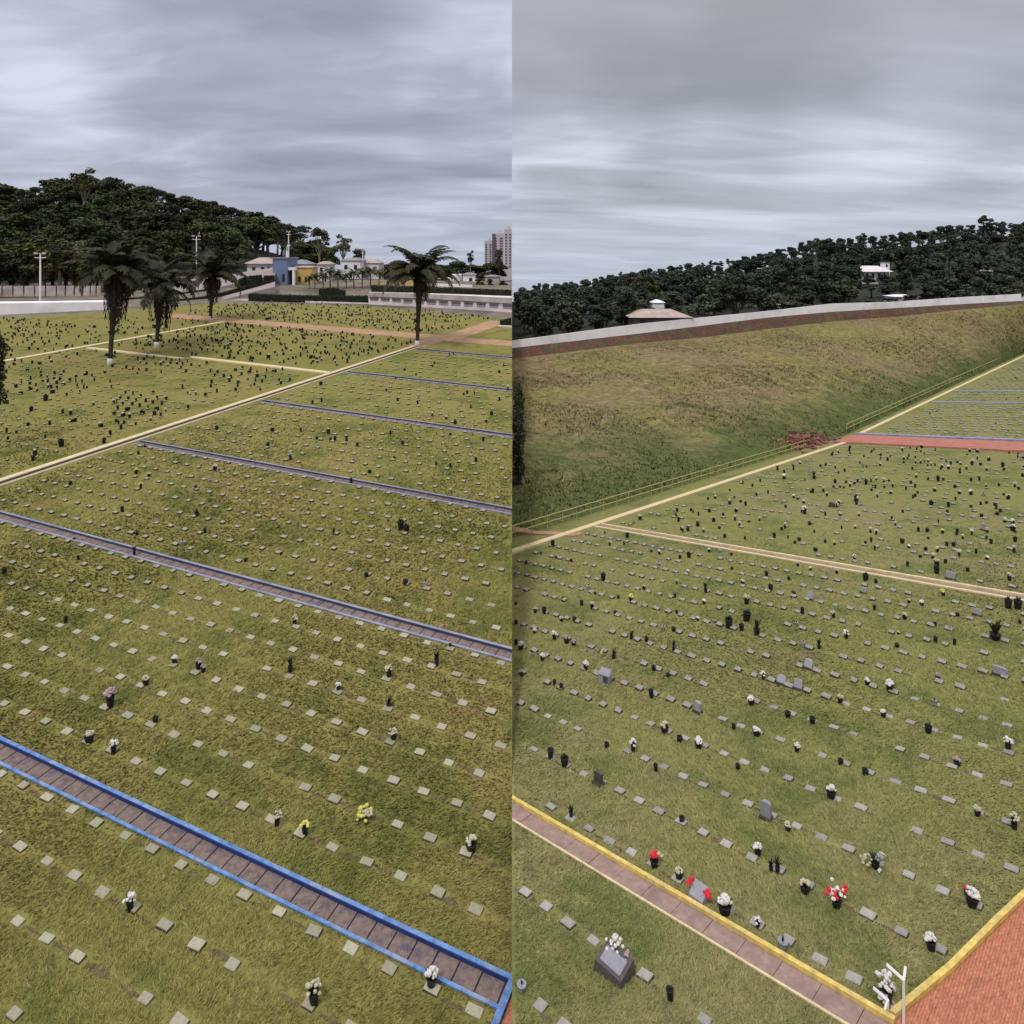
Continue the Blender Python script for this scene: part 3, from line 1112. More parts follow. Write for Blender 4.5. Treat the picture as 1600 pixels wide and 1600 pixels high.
vlist('R', 800, 800, [(255, 215, 'K'), (460, 185, 'k'), (580, 135, 'k'), (720, 160, 'K'), (610, 210, 'c'), (700, 205, 'c'), (870, 250, 'p'), (920, 265, 'w'), (1050, 290, 'k'), (1105, 285, 'K'),
    (1230, 250, 'w'), (1300, 250, 'k'), (1370, 270, 'k'), (180, 265, 'k'), (275, 290, 'k'), (370, 310, 'k'), (90, 325, 'k'), (185, 340, 'k'), (240, 350, 'k'), (25, 390, 'k', 1.3), (190, 420, 'k'),
    (570, 430, 'K'), (425, 475, 'k'), (480, 485, 'k', 1.3), (520, 515, 'k'), (665, 540, 'k'), (825, 485, 'c', 1.2), (915, 335, 'k', 1.2), (1100, 385, 'w'), (1030, 450, 'c'), (1210, 505, 'l', 1.3),
    (1200, 575, 'w'), (1020, 535, 'k'), (1375, 360, 'k'), (1440, 450, 'w'), (1590, 400, 'k', 1.3), (1435, 740, 'K'), (1265, 690, 'k'), (1355, 725, 'K', 1.2), (1160, 680, 'w'), (500, 605, 'c', 1.2),
    (435, 585, 'k', 1.2), (320, 545, 'k'), (20, 580, 'k'), (200, 635, 'K'), (145, 630, 'k'), (310, 685, 'c', 1.2), (390, 685, 'k', 1.3), (645, 635, 'k'), (1030, 635, 'k'), (945, 735, 'k'), (1010, 745, 'k'),
    (745, 795, 'l'), (840, 810, 'k', 1.1), (1010, 870, 'l'), (140, 760, 'w', 1.2), (265, 800, 'w', 1.2), (340, 820, 'p', 1.2), (385, 835, 'p', 1.3), (55, 860, 'w', 1.2), (190, 930, 'w', 1.3), (125, 905, 'k'),
    (635, 915, 'l', 1.1), (460, 985, 'w', 1.2), (885, 990, 'k', 1.3), (975, 1030, 'k', 1.1), (1570, 1045, 'w', 1.2), (265, 1080, 'k'), (305, 1110, 'k', 1.3), (870, 1160, 'k', 1.2), (1495, 1205, 'w', 1.2),
    (1385, 1355, 'k'), (955, 1380, 'c', 1.3), (1045, 1435, 'k', 1.1), (1165, 1475, 'w', 1.2), (590, 1470, 'k', 1.1), (755, 1500, 'w'), (240, 1540, 'k', 1.3), (330, 1590, 'K', .9), (60, 1025, 'k'), (5, 700, 'k'), (5, 830, 'k')])
vlist('R', 800, 800, [(1530, 1400, 'w', 1.6, 'full white bouquet in a black vase, lone in the middle rows of the right lawn'), (745, 560, 'y', 1.8, 'bright yellow bouquet in a black vase, the only yellow one left of the dark planters'),
    (1465, 575, 'c', 2.0, 'tall pale bouquet raised above two black planters in the right lawn'), (1465, 680, 'K', 1.7, 'big black planter under the tall pale bouquet'), (1530, 770, 'l', 1.7, 'tall thin black vase leafy at the top beside the big black planter')])
vlist('R', 1200, 800, [(120, 65, 'k', 1.2), (270, 80, 'k'), (85, 115, 'k', 1.2), (40, 160, 'K'), (125, 165, 'k'), (195, 180, 'k', 1.3), (290, 130, 'k'), (545, 105, 'w'), (675, 140, 'w', 1.2), (415, 205, 'y'), (460, 105, 'k'), (1000, 120, 'k'),
    (1090, 135, 'y', 1.3), (1180, 145, 'k'), (1000, 170, 'k'), (1170, 205, 'k', 1.2), (880, 225, 'w'), (985, 240, 'k', 1.2), (1060, 250, 'y', 1.3), (1365, 170, 'k', 1.2), (1455, 125, 'k'), (1530, 80, 'w', 1.4), (1545, 130, 'k'), (1545, 185, 'K'),
    (1055, 340, 'c', 1.7), (1055, 385, 'K', 1.2), (1160, 395, 'k'), (540, 300, 'w'), (1370, 300, 'w'), (185, 340, 'c'), (265, 365, 'w'), (365, 390, 'k'), (430, 385, 'c'), (10, 405, 'k'), (130, 425, 'k'), (610, 430, 'K', 1.3), (675, 445, 'k'),
    (15, 490, 'K'), (160, 520, 'k', 1.3), (880, 570, 'c'), (960, 585, 'w'), (1095, 525, 'y', 1.1), (1500, 600, 'K', 1.2), (1560, 605, 'K', 1.2), (1575, 700, 'k'), (1185, 650, 'k'), (665, 615, 'k', 1.1), (855, 670, 'c', 1.2), (215, 635, 'k', 1.2),
    (410, 660, 'c', 1.3), (180, 710, 'k'), (1045, 715, 'k'), (1135, 735, 'k'), (490, 790, 'w', 1.2), (805, 845, 'k'), (1045, 815, 'k', 1.1), (1165, 830, 'k'), (815, 765, 'y', .7), (220, 845, 'k', 1.1), (320, 855, 'l'),
    (1060, 1050, 'p', 1.2), (620, 1080, 'w', 1.2), (760, 1120, 'w', 1.5), (450, 1195, 'c', 1.1), (720, 1280, 'w', 1.1), (1045, 1215, 'k', 1.2), (125, 1285, 'k', 1.2), (275, 1320, 'k', 1.2), (1000, 1380, 'K', .9), (180, 1500, 'w', 1.1), (455, 1580, 'k', 1.2), (1500, 1490, 'w', 1.5), (1180, 1585, 'p', 1.3),
    (1420, 800, 'l', 2.1, 'tall dark leafy plant in a big black pot at the right edge of the lawn')])
vlist('R', 800, 1200, [(370, 310, 'l', .9), (1060, 340, 'k', 1.1), (1045, 700, 'c', 1.2), (1535, 545, 'w', 1.1), (900, 20, 'k', 1.1), (60, 1390, 'k', .95), (990, 1450, 'k', .95), (1410, 10, 'k'), (1330, 910, 'w', 1.5, 'full white bouquet in a black vase beside the red ribboned grave'), (1535, 1000, 'w', .8)])
vlist('R', 1200, 1200, [(605, 40, 'k', 1.2), (395, 190, 'w', 1.3), (1310, 300, 'c', 1.2), (1540, 380, 'c', 1.4), (125, 390, 'c', 1.0), (230, 780, 'c', 1.4, 'cream flowers with dark leaves just left of the big red and white bouquet'), (1275, 865, 'w', 1.5, 'white and red flowers in a black vase near the yellow kerb'),
    (1020, 1135, 'w', 1.3, 'white flowers in a black vase nearest the brick paving'), (90, 1130, 'k', 1.2), (60, 660, 'l', .8), (20, 650, 'l', .7), (1245, 800, 'r', .9, 'small red flowers beside a white bouquet near the yellow kerb')])
# upper part of the right lawn, thinly scattered in clumps
spots = [(1215, 735), (1225, 748), (1240, 735), (1265, 742), (1272, 748), (1300, 712), (1310, 708), (1327, 705), (1350, 714), (1358, 716), (1348, 730), (1375, 728), (1387, 720), (1412, 718), (1305, 755), (1322, 755), (1335, 757), (1353, 757), (1362, 767),
         (1392, 772), (1310, 790), (1312, 800), (1430, 762), (1450, 750), (1466, 752), (1472, 731), (1482, 733), (1519, 727), (1532, 727), (1515, 706), (1528, 707), (1567, 730), (1598, 745), (1430, 776), (1455, 790), (1482, 792), (1492, 762), (1499, 772), (1517, 773), (1537, 775), (1555, 790),
         (1575, 780), (1558, 805), (1583, 830), (1480, 806), (1337, 784), (1345, 790), (1270, 770), (1240, 778), (1222, 787), (1257, 803), (1265, 820), (1182, 775), (1165, 790), (1150, 800), (1140, 790), (1130, 808), (1115, 815), (1108, 800), (1090, 822), (1075, 830), (1060, 815), (1055, 803), (1000, 812), (990, 818),
         (1320, 737), (1282, 730), (1250, 725), (1410, 705), (1440, 700), (1545, 720), (1590, 715), (1500, 740), (1460, 768)]
for x, y in spots:
    kd = random.choice('kkkkkKwwcl'); vase('R', x, y, kd, random.uniform(1.3, 1.9) * (.62 if kd == 'K' else 1))
vlist('L', 0, 800, [(25, 390, 'k', 1.1), (410, 690, 'k', 1.1), (840, 270, 'l', 1.0), (1090, 950, 'w', 1.1), (1240, 980, 'p'), (910, 1080, 'c'), (690, 1220, 'p', 1.3), (970, 1320, 'k'), (560, 1440, 'c', 1.2), (710, 1510, 'w'), (490, 300, 'k', .8), (465, 175, 'k', .8), (855, 145, 'k', .9), (1140, 205, 'k'), (1535, 310, 'k'), (1280, 130, 'k', .9), (1230, 25, 'k', 1.1), (1270, 1000, 'p', .7)])
vlist('L', 400, 800, [(905, 110, 'K'), (940, 130, 'K'), (690, 405, 'k'), (935, 455, 'k', 1.1), (1060, 475, 'k', .9), (155, 270, 'k', .7), (485, 140, 'l', .7), (240, 705, 'c'), (215, 1000, 'l', .9), (515, 1120, 'w', .9), (830, 1035, 'c', 1.1), (1130, 960, 'l', 1.1), (1215, 850, 'k', .7), (830, 1220, 'l', .8), (860, 1430, 'c', .9)])
vlist('L', 0, 1200, [(815, 890, 'w', 1.1, 'white flowers in a black vase on the third grave row from the bottom left')])
vlist('L', 400, 1200, [(130, 360, 'c', .8), (305, 420, 'y', 1.0), (1345, 520, 'c', 1.3), (365, 1480, 'c', 1.2, 'cream bouquet in a black vase at the bottom of the left lawn'), (1095, 1370, 'w', 1.0, 'white flowers in a black vase touching the lower blue kerb')])
vlist('L', 0, 560, [(765, 960, 'k', 1.1), (1230, 985, 'k', 1.2), (1345, 700, 'w', 1.1), (880, 815, 'y', 1.1), (930, 740, 'c'), (850, 720, 'y'), (440, 790, 'k'), (865, 600, 'k', 1.1), (905, 555, 'k', .9), (1225, 820, 'k'), (1310, 770, 'k', .8), (1355, 445, 'k', 1.3), (385, 550, 'K', 1.2), (205, 640, 'k', 1.2), (650, 530, 'K'), (690, 480, 'k', 1.2), (740, 410, 'k'), (885, 350, 'K', .9), (285, 265, 'K', 1.2), (195, 330, 'K'), (175, 420, 'k', 1.2)])
vlist('L', 400, 560, [(215, 635, 'c', 1.4), (380, 505, 'k', 1.1), (465, 515, 'k', 1.1), (610, 645, 'k', 1.1), (710, 715, 'k', 1.2), (865, 630, 'k'), (1125, 665, 'k'), (1215, 680, 'k', 1.1), (1375, 645, 'k', 1.4), (1215, 480, 'k'), (1440, 400, 'k', 1.2), (885, 265, 'k', 1.1), (1015, 255, 'k'), (1010, 285, 'k'), (815, 205, 'k', 1.1), (405, 165, 'k', 1.5), (580, 275, 'k'), (1115, 35, 'k', 1.3), (1520, 90, 'k', 1.2), (595, 780, 'k', 1.1), (75, 555, 'K', .9), (1190, 380, 'w')])

# the thousands of far vases on the old section and the back sections, a pixel or two each
fv, ff = MB(), MB()


def far_vase(t, n, side='L'):
    P = Lp if side == 'L' else Rp
    X, Y, z = P(t, n)
    if abs(X / Y) > .76 or (side == 'L' and X > -.3) or (side == 'R' and X < .3): return
    h = random.uniform(.24, .46); r = random.uniform(.06, .115)
    if side == 'R': h *= .8; r *= .8
    fv.box((X, Y, z + h / 2), (r * 2, r * 2, h), random.uniform(0, 1.5), random.uniform(.8, 1.3))
    if random.random() < .22:
        ff.ball((X, Y, z + h + .05), random.uniform(.10, .18), 6, 4, .8, .2)


for _ in range(1000):
    n = random.uniform(26, 71); t = random.uniform(-99, -57.6)
    if n < 45 and random.random() < .45: continue
    if math.sin(n * .42 + t * .11) + math.sin(t * .37) < random.uniform(-.9, 1.6): continue
    far_vase(round((t) / SPL) * SPL + random.uniform(-.15, .15), round(n / 1.52) * 1.52 + random.uniform(-.2, .2))
for _ in range(420):
    far_vase(random.uniform(-98.5, -57.5), random.uniform(73.5, 98))
for _ in range(480):
    far_vase(random.uniform(-117, -57.5), random.uniform(103.5, 128))
for _ in range(430):
    t = random.uniform(-150, -101.5)
    far_vase(t, random.uniform(58, 98 if t > -118 else 86))
for _ in range(70):
    n = random.uniform(50, 90); far_vase(random.uniform(-50, 0), n)
for _ in range(260):
    far_vase(random.uniform(-36, 2), random.uniform(50, 104), 'R')
for _ in range(50):
    far_vase(random.uniform(-36, 5), random.uniform(118, 200), 'R')
root = empty('far_flower_vases')
tag(root, 'dark flower vases scattered over the distant grave sections', 'flower vases', None, 'stuff')
fv.build('vase', M['black'], root); ff.build('bouquet', M['fl_cream'], root)

# ------------------------------------------------------------------ larger memorials
def ground_pt(side, x, y):
    X, Y = Lpix(x, y) if side == 'L' else Rpix(x, y)
    return X, Y, (zl_plane if side == 'L' else zr_plane)(X, Y)


def headstone(x, y, w, h, th, mat, label, lean=.0, rz=None, base=True):
    X, Y, z = ground_pt('R', x, y)
    r = empty('headstone', (X, Y, z), THR + random.uniform(-.15, .15) if rz is None else rz)
    b = MB()
    n = 7
    prof = [(-w / 2, 0), (w / 2, 0), (w / 2, h * .86)] + [(w / 2 * math.cos(math.pi * k / n), h * .86 + h * .14 * math.sin(math.pi * k / n)) for k in range(1, n)] + [(-w / 2, h * .86)]
    i0 = len(b.v)
    for yy in (-th / 2, th / 2):
        for px_, pz in prof: b.v.append((px_, yy + lean * pz, pz))
    k = len(prof)
    b.f.append(tuple(i0 + j for j in range(k))); b.f.append(tuple(i0 + k + j for j in reversed(range(k))))
    for j in range(k):
        jj = (j + 1) % k
        b.f.append((i0 + j, i0 + k + j, i0 + k + jj, i0 + jj))
    b.build('tablet', mat, r)
    if base:
        q = MB(); q.box((0, 0, .03), (w * 1.25, th * 2.4, .12), 0, .95); q.build('plinth', M['stone_side'], r)
    tag(r, label, 'headstone')
    return r


headstone(935, 1225, .30, .44, .12, M['granite_dark'], 'dark brown upright headstone in the second row beyond the yellow path')
headstone(1197, 1279, .30, .55, .12, M['granite'], 'tall pale grey upright headstone in the middle of the nearest rows')
headstone(1090, 1113, .28, .45, .12, M['granite'], 'grey upright headstone among flat markers above the white bouquet')
headstone(1262, 1046, .34, .40, .07, M['granite'], 'grey slanted stone plate standing left of the middle rows', .5)
headstone(1246, 1078, .34, .38, .07, M['granite'], 'grey slanted stone plate just right of a similar pair', .5)
headstone(1220, 1070, .34, .34, .07, M['granite'], 'grey slanted stone plate leftmost of a close pair', .5)
headstone(1563, 1056, .50, .40, .12, M['granite'], 'broad light grey headstone near the right edge of the lawn')
headstone(1527, 962, .38, .32, .07, M['granite'], 'small grey headstone left of the tall dark potted plant', .3)
headstone(1349, 927, .30, .34, .08, M['granite'], 'small grey headstone below the second yellow path', .2)
headstone(1265, 937, .34, .42, .07, M['granite'], 'thin pale headstone in the rows below the second yellow path', .4)
headstone(1538, 829, .42, .50, .10, M['granite'], 'light grey headstone in the upper lawn near the right edge')
headstone(1485, 905, .5, .45, .10, M['granite'], 'grey stone behind two dark planters at the second yellow path', .2)
headstone(1300, 792, .5, .4, .12, M['granite_dark'], 'dark stone block among vases in the upper lawn')
# grey box tomb
X, Y, z = ground_pt('R', 945, 1066)
r = empty('box_tomb', (X, Y, z), THR + .25)
b = MB(); b.box((0, 0, .20), (.52, .36, .46), 0, .96); b.build('body', M['granite'], r)
b = MB(); b.hexa([(-.31, -.23, .432), (.31, -.23, .432), (.31, .23, .432), (-.31, .23, .432)], [(-.24, -.17, .50), (.24, -.17, .50), (.24, .17, .56), (-.24, .17, .56)]); b.build('lid', M['granite'], r)
b = MB(); b.box((.1, -.181, .22), (.22, .012, .26)); b.build('plaque', M['granite_dark'], r)
tag(r, 'grey box tomb with a stepped lid standing among flat markers', 'tomb')
# grey slab grave with white cloth of flowers below the yellow path
X, Y, z = ground_pt('R', 960, 1519)
r = empty('grave_slab', (X, Y, z), THR)
b = MB(); b.hexa([(-.42, -.30, -.05), (.42, -.30, -.05), (.42, .30, -.05), (-.42, .30, -.05)], [(-.38, -.26, .22), (.38, -.26, .22), (.38, .26, .40), (-.38, .26, .40)]); b.build('slab', M['granite_dark'], r)
b = MB(); b.hexa([(-.30, -.2, .255), (.30, -.2, .255), (.30, .12, .365), (-.30, .12, .365)], [(-.29, -.19, .275), (.29, -.19, .275), (.29, .11, .385), (-.29, .11, .385)]); b.build('plaque', M['granite'], r)
tag(r, 'large sloping dark grave slab below the yellow path with flowers heaped on it', 'grave')


def heap(side, x, y, name, spec, label, cat, dz=0.0, sc=1.0, pot=True):
    X, Y, z = ground_pt(side, x, y)
    r = empty(name, (X, Y, z + dz)); r.scale = (sc, sc, sc)
    if pot: pot_mb(.20, .12).build('vase', M['black'], r, True)
    for k, (mt, rad, n, fr, up, off, zz) in enumerate(spec):
        bm_ = bouquet_mb(zz, rad, n, fr, up, k + int(x))
        bm_.v = [(a + off[0], b + off[1], c) for a, b, c in bm_.v]
        bm_.build('bouquet', M[mt], r)
    leaves_mb(.16, .22, 16, .26, .03, int(y)).build('foliage', M['leaf_dark'], r)
    tag(r, label, cat)
    return r


heap('R', 962, 1511, 'flower_heap', [('fl_white', .26, 26, .05, .5, (-.02, .16), .42), ('fl_pink', .14, 14, .045, .6, (.27, -.10), .36)], 'white and pink flowers heaped on the dark sloping slab', 'flowers', 0, .9, False)
heap('R', 1307, 1418, 'flower_arrangement', [('fl_red', .17, 12, .05, .5, (-.12, .02), .34), ('fl_red', .12, 8, .045, .4, (.26, .06), .42), ('fl_white', .20, 12, .052, .7, (.02, -.02), .34), ('fl_white', .05, 2, .05, .5, (-.10, .1), .66)], 'big red and white flower arrangement in a black pot', 'flowers', 0, 1.0)
heap('R', 1022, 1355, 'flower_arrangement', [('fl_red', .12, 14, .05, .8, (0, 0), .32), ('fl_cream', .08, 6, .04, .5, (.16, 0), .34)], 'round red bouquet beside the yellow kerb', 'flowers', 0, 1.0)
X, Y, z = ground_pt('R', 1092, 1405)
r = empty('ribboned_grave', (X, Y, z), THR)
b = MB(); b.hexa([(-.24, -.2, -.05), (.24, -.2, -.05), (.24, .2, -.05), (-.24, .2, -.05)], [(-.21, -.17, .14), (.21, -.17, .14), (.21, .17, .34), (-.21, .17, .34)]); b.build('slab', M['granite'], r)
b = bouquet_mb(.26, .12, 10, .045, .6, 3); b.v = [(p - .26, q + .06, w) for p, q, w in b.v]; b.build('red_bow', M['fl_red'], r)
b = bouquet_mb(.26, .13, 11, .045, .6, 4); b.v = [(p + .24, q, w) for p, q, w in b.v]; b.build('red_bow', M['fl_red'], r)
tag(r, 'grey sloping grave with two bright red bows beside the yellow kerb', 'grave')
heap('R', 1367, 1356, 'flower_arrangement', [('fl_cream', .16, 12, .045, .5, (-.2, .05), .2), ('granite', .14, 10, .045, .5, (.12, 0), .22), ('fl_cream', .10, 7, .04, .5, (.26, .1), .26), ('fl_white', .08, 5, .035, .4, (.02, -.2), .12)], 'silvery spread of pale leaves and flowers in the third row', 'flowers', 0, 1.0)
heap('R', 1385, 1565, 'flower_wreath', [('fl_white', .22, 26, .046, .6, (0, .1), .38), ('fl_pink', .12, 10, .04, .5, (.12, .05), .28), ('fl_white', .10, 9, .045, .3, (-.14, -.1), .20), ('fl_pink', .10, 8, .04, .3, (.05, -.22), .12)], 'tall white and pink flower wreath by the kerb corner post', 'flowers', 0, 1.0)
heap('L', 569, 1279, 'flower_heap', [('fl_yellow', .26, 22, .07, .5, (0, 0), .16), ('fl_cream', .20, 12, .06, .5, (.1, -.05), .2)], 'round heap of cream and yellow flowers lying on a grave', 'flowers', 0, 1.0, False)
heap('R', 940, 1028, 'flower_arrangement', [('fl_yellow', .06, 10, .04, 2.2, (0, 0), .2)], 'small pale yellow cone of flowers left of the grey box tomb', 'flowers', 0, 1.0, False)

# white corner posts with two arms
def arm_post(x, y_base, y_top, d, arms, label, r0=.028):
    X = (x - 800) / F * d
    zt = CZ - (y_top - Y0) / F * d
    zg = z_right(X, d)
    r = empty('corner_post', (X, d, zg))
    b = MB(); b.tube([(0, 0, -.2), (0, 0, zt - zg)], r0, 8); b.build('post', M['white_paint'], r)
    for ax, ay, az, w in arms:
        b = MB(); b.tube([(0, 0, zt - zg - .02), (ax, ay, zt - zg + az)], w, 6); b.build('arm', M['white_paint'], r)
    tag(r, label, 'post')
    return r


arm_post(1412, 1600, 1530, 15.25, [(-.27, .20, .12, .036), (.16, .22, .04, .030)], 'white corner post with two short arms, taller of the pair')
arm_post(1387, 1590, 1562, 15.6, [(-.24, .16, .10, .034), (-.12, -.1, -.12, .028)], 'short white post in front of the white wreath', .032)

# ------------------------------------------------------------------ railing along the gully
def railing(n0, n1, t, step, h, label, r=.045):
    root = empty('railing', Rp(t, n0)); inv = Matrix.Translation(Vector(Rp(t, n0))).inverted()
    ns = np.arange(n0, n1 + .01, step)
    pm = MB(); pm.tube([(0, 0, -.3), (0, 0, h)], r * .9, 6); me = pm.mesh('post', M['rail'])
    for n in ns[:99]:
        X, Y, z = Rp(t, n)
        o = link('post', me, root); o.matrix_parent_inverse = inv; o.location = (X, Y, z)
    for hh in (h, h * .52):
        b = MB(); b.tube([Rp(t, n, hh) for n in np.linspace(n0, n1, 40)], r, 6); o = b.build('rail', M['rail'], root); o.matrix_parent_inverse = inv
    tag(root, label, 'railing')


railing(31, 98, -40.6, 1.95, 1.15, 'long yellow green two bar railing along the gully below the red pavement')
railing(116, 262, -41.6, 3.0, 1.4, 'yellow green railing climbing the lawn edge beyond the red pavement', .06)
# landing with its own kerb beyond the railing, far right
mb = MB(); strip(mb, Rp, 196, 225, -52, -42, -2.5, .3, 4, 'R', 'n')
tag(mb.build('landing_slab', M['slab_pink']), 'pinkish concrete landing jutting into the field at the far right', 'concrete landing')
# heap of broken red bricks where the pavement ends
X, Y = Rpix(1262, 696)
root = empty('rubble_pile', (X, Y, z_right(X, Y)), 0)
rnd = random.Random(5)
for nm, mt, k, sx in (('earth_heap', M['earth'], 60, 1.0), ('bricks', M['red_pave'], 260, 1.0)):
    b = MB()
    for i in range(k):
        a = rnd.gauss(0, 3.3); c = rnd.gauss(0, 1.3)
        px_ = a * .80; py_ = a * .62 + c
        hz = max(0, 1.1 - abs(a) * .15 - abs(c) * .45)
        Xw, Yw = X + px_, Y + py_
        gz = z_right(Xw, Yw) - z_right(X, Y)
        s = rnd.uniform(.5, 1.1) if nm == 'earth_heap' else rnd.uniform(.14, .38)
        b.box((px_, py_, gz + hz * rnd.uniform(.2, 1)), (s, s * .6, s * .5), rnd.uniform(0, 3), rnd.uniform(.6, 1))
    b.build(nm, mt, root)
tag(root, 'heap of dark red earth and broken bricks at the end of the red pavement', 'rubble', None, 'stuff')

# ------------------------------------------------------------------ white boundary wall on the right
mb = MB(); cp = MB()
us = np.linspace(0, .84, 60)
ring = []
for u in us:
    dw, _, zb, zt = r_wall(u)
    d = max(dw, r_fence_d(u) + 2) + 1.7
    ring.append((u * d, d, zb, zt))
for (xa, da, ba, ta), (xb, db, bb, tb) in zip(ring, ring[1:]):
    mb.hexa([(xa, da, ba - 1.2), (xb, db, bb - 1.2), (xb, db + .35, bb - 1.2), (xa, da + .35, ba - 1.2)], [(xa, da, ta), (xb, db, tb), (xb, db + .35, tb), (xa, da + .35, ta)])
    cp.hexa([(xa, da - .03, ba - .5), (xb, db - .03, bb - .5), (xb, db - .004, bb - .5), (xa, da - .004, ba - .5)], [(xa, da - .03, ba + .12), (xb, db - .03, bb + .12), (xb, db - .004, bb + .12), (xa, da - .004, ba + .12)])
root = empty('boundary_wall', ring[0][:3]); inv = Matrix.Translation(Vector(ring[0][:3])).inverted()
o = mb.build('wall', M['white_wall'], root); o.matrix_parent_inverse = inv
o = cp.build('base_strip', M['dark_conc'], root); o.matrix_parent_inverse = inv
tag(root, 'long low white wall along the top of the red earth bank', 'wall')

# ------------------------------------------------------------------ trees
def crown_np(rnd, blobs, n, size, flat=.55):
    """leaf clumps spread through a set of ellipsoid lobes; returns verts, faces"""
    vol = np.array([b[3] * b[4] for b in blobs]); cnt = (n * vol / vol.sum()).astype(int)
    P, N = [], []
    for (cx, cy, cz, rx, rz), k in zip(blobs, cnt):
        d = rnd.normal(size=(k, 3)); d /= np.linalg.norm(d, axis=1)[:, None]
        q = rnd.random(k) ** .33
        q = .45 + .6 * q
        jag = 1 + .18 * np.sin(d[:, 0] * 5 + cx) * np.cos(d[:, 1] * 6 + cy) + .10 * np.sin(d[:, 2] * 9)
        p = d * (q * jag)[:, None] * np.array([rx, rx, rz]) + np.array([cx, cy, cz])
        keep = d[:, 2] > -.75
        P.append(p[keep]); N.append(d[keep])
    P = np.concatenate(P); N = np.concatenate(N)
    k = len(P)
    nr = N * .6 + rnd.normal(size=(k, 3)) * .55 + np.array([0, 0, flat]); nr /= np.linalg.norm(nr, axis=1)[:, None]
    a = np.cross(nr, rnd.normal(size=(k, 3))); a /= np.linalg.norm(a, axis=1)[:, None]
    b = np.cross(nr, a)
    s = size * rnd.uniform(.55, 1.35, (k, 1)); s2 = s * rnd.uniform(.45, .9, (k, 1))
    V = np.stack([P - a * s, P - b * s2 + nr * s * .1, P + a * s, P + b * s2 + nr * s * .1], 1).reshape(-1, 3)
    Fc = np.arange(4 * k).reshape(-1, 4)
    return V, Fc


def tree_meshes(seed, h, spread, trunk_h, n, leaf, m_leaf, m_bark, lobes=9, conical=False, open_=False):
    rnd = np.random.default_rng(seed); rr = random.Random(seed)
    blobs = []
    tb = MB()
    r0 = h * .018 + .05
    lean = (rr.uniform(-.05, .05) * h, rr.uniform(-.05, .05) * h)
    top = (lean[0], lean[1], h * .72)
    tb.tube([(0, 0, -1.2), (lean[0] * .3, lean[1] * .3, trunk_h * .6), (lean[0] * .6, lean[1] * .6, trunk_h), top], [r0 * 1.3, r0, r0 * .85, r0 * .25], 7)
    for i in range(lobes):
        a = 6.283 * i / lobes * 1.6 + rr.uniform(-.5, .5)
        if conical:
            f = i / lobes; q = spread * (1 - f) * rr.uniform(.3, .7); z = trunk_h + (h - trunk_h) * (f * .85 + .08); r = spread * (.62 - .38 * f)
        else:
            f = rr.random(); q = spread * rr.uniform(.25, .78) * (1 - .45 * f); z = trunk_h + (h - trunk_h) * (.18 + .62 * f); r = spread * rr.uniform(.19, .36) * (.75 if open_ else 1.0)
        c = (q * math.cos(a) + lean[0] * .8, q * math.sin(a) + lean[1] * .8, z)
        blobs.append((*c, r, r * rr.uniform(.55, .85)))
        st = trunk_h * rr.uniform(.75, 1.05)
        s0 = (lean[0] * .6, lean[1] * .6, st)
        tb.tube([s0, ((s0[0] + c[0]) / 2, (s0[1] + c[1]) / 2, st + (z - st) * .35), c], [r0 * .5, r0 * .32, r0 * .1], 5, False)
    V, Fc = crown_np(rnd, blobs, n, leaf)
    return np_mesh('crown', V, Fc, m_leaf), tb.mesh('trunk', m_bark, True)


TREES = {}
TREES['round'] = [tree_meshes(11 + i, 13 + i, 5.2 + .3 * i, 2.4, 4200, .36, M['leaf'], M['bark'], 19) for i in range(3)]
TREES['tall'] = [tree_meshes(31 + i, 17 + i, 4.2, 7.0, 2800, .36, M['leaf'], M['bark_pale'], 15) for i in range(2)]
TREES['open'] = [tree_meshes(41 + i, 16, 5.0, 8.0, 1300, .32, M['leaf'], M['bark_pale'], 14, open_=True) for i in range(2)]
TREES['bright'] = [tree_meshes(51, 11, 4.4, 3.2, 2600, .35, M['leaf_bright'], M['bark'], 9)]
TREES['conic'] = [tree_meshes(61, 14, 4.0, 3.0, 2400, .36, M['leaf'], M['bark'], 9, conical=True)]
TREES['far'] = [tree_meshes(71 + i, 11 + i, 5.6 - .4 * (i % 3), 1.2 + .5 * (i % 2), 2600, .48, M['leaf_far'], M['bark'], 13 + 2 * i) for i in range(6)]
TREES['faropen'] = [tree_meshes(81, 15, 5.0, 8.0, 650, .55, M['leaf_far'], M['bark'], 8, open_=True)]
TNAME = {'round': 'broadleaf_tree', 'tall': 'tall_tree', 'open': 'sparse_tree', 'bright': 'bright_green_tree', 'conic': 'conical_tree', 'far': 'forest_tree', 'faropen': 'forest_tree'}
TDESC = {'round': 'dark rounded broadleaf tree', 'tall': 'tall slim dark tree', 'open': 'sparse open crowned tree', 'bright': 'brighter yellow green bushy tree',
         'conic': 'narrow pointed dark tree', 'far': 'dark rounded forest tree', 'faropen': 'tall thin crowned tree'}


def tree(kind, X, Y, z, h=None, label=None, group=None, wide=1.0):
    i = random.randrange(len(TREES[kind])); cr, tr = TREES[kind][i]
    base_h = {'round': 13 + i, 'tall': 17 + i, 'open': 16, 'bright': 11, 'conic': 14, 'far': 11 + i, 'faropen': 15}[kind]
    s = (h / base_h) if h else random.uniform(.8, 1.15)
    r = empty(TNAME[kind], (X, Y, z), random.uniform(0, 6.28)); r.scale = (s * wide, s * wide, s)
    link('trunk', tr, r); link('crown', cr, r)
    tag(r, label, 'tree', group)
    return r


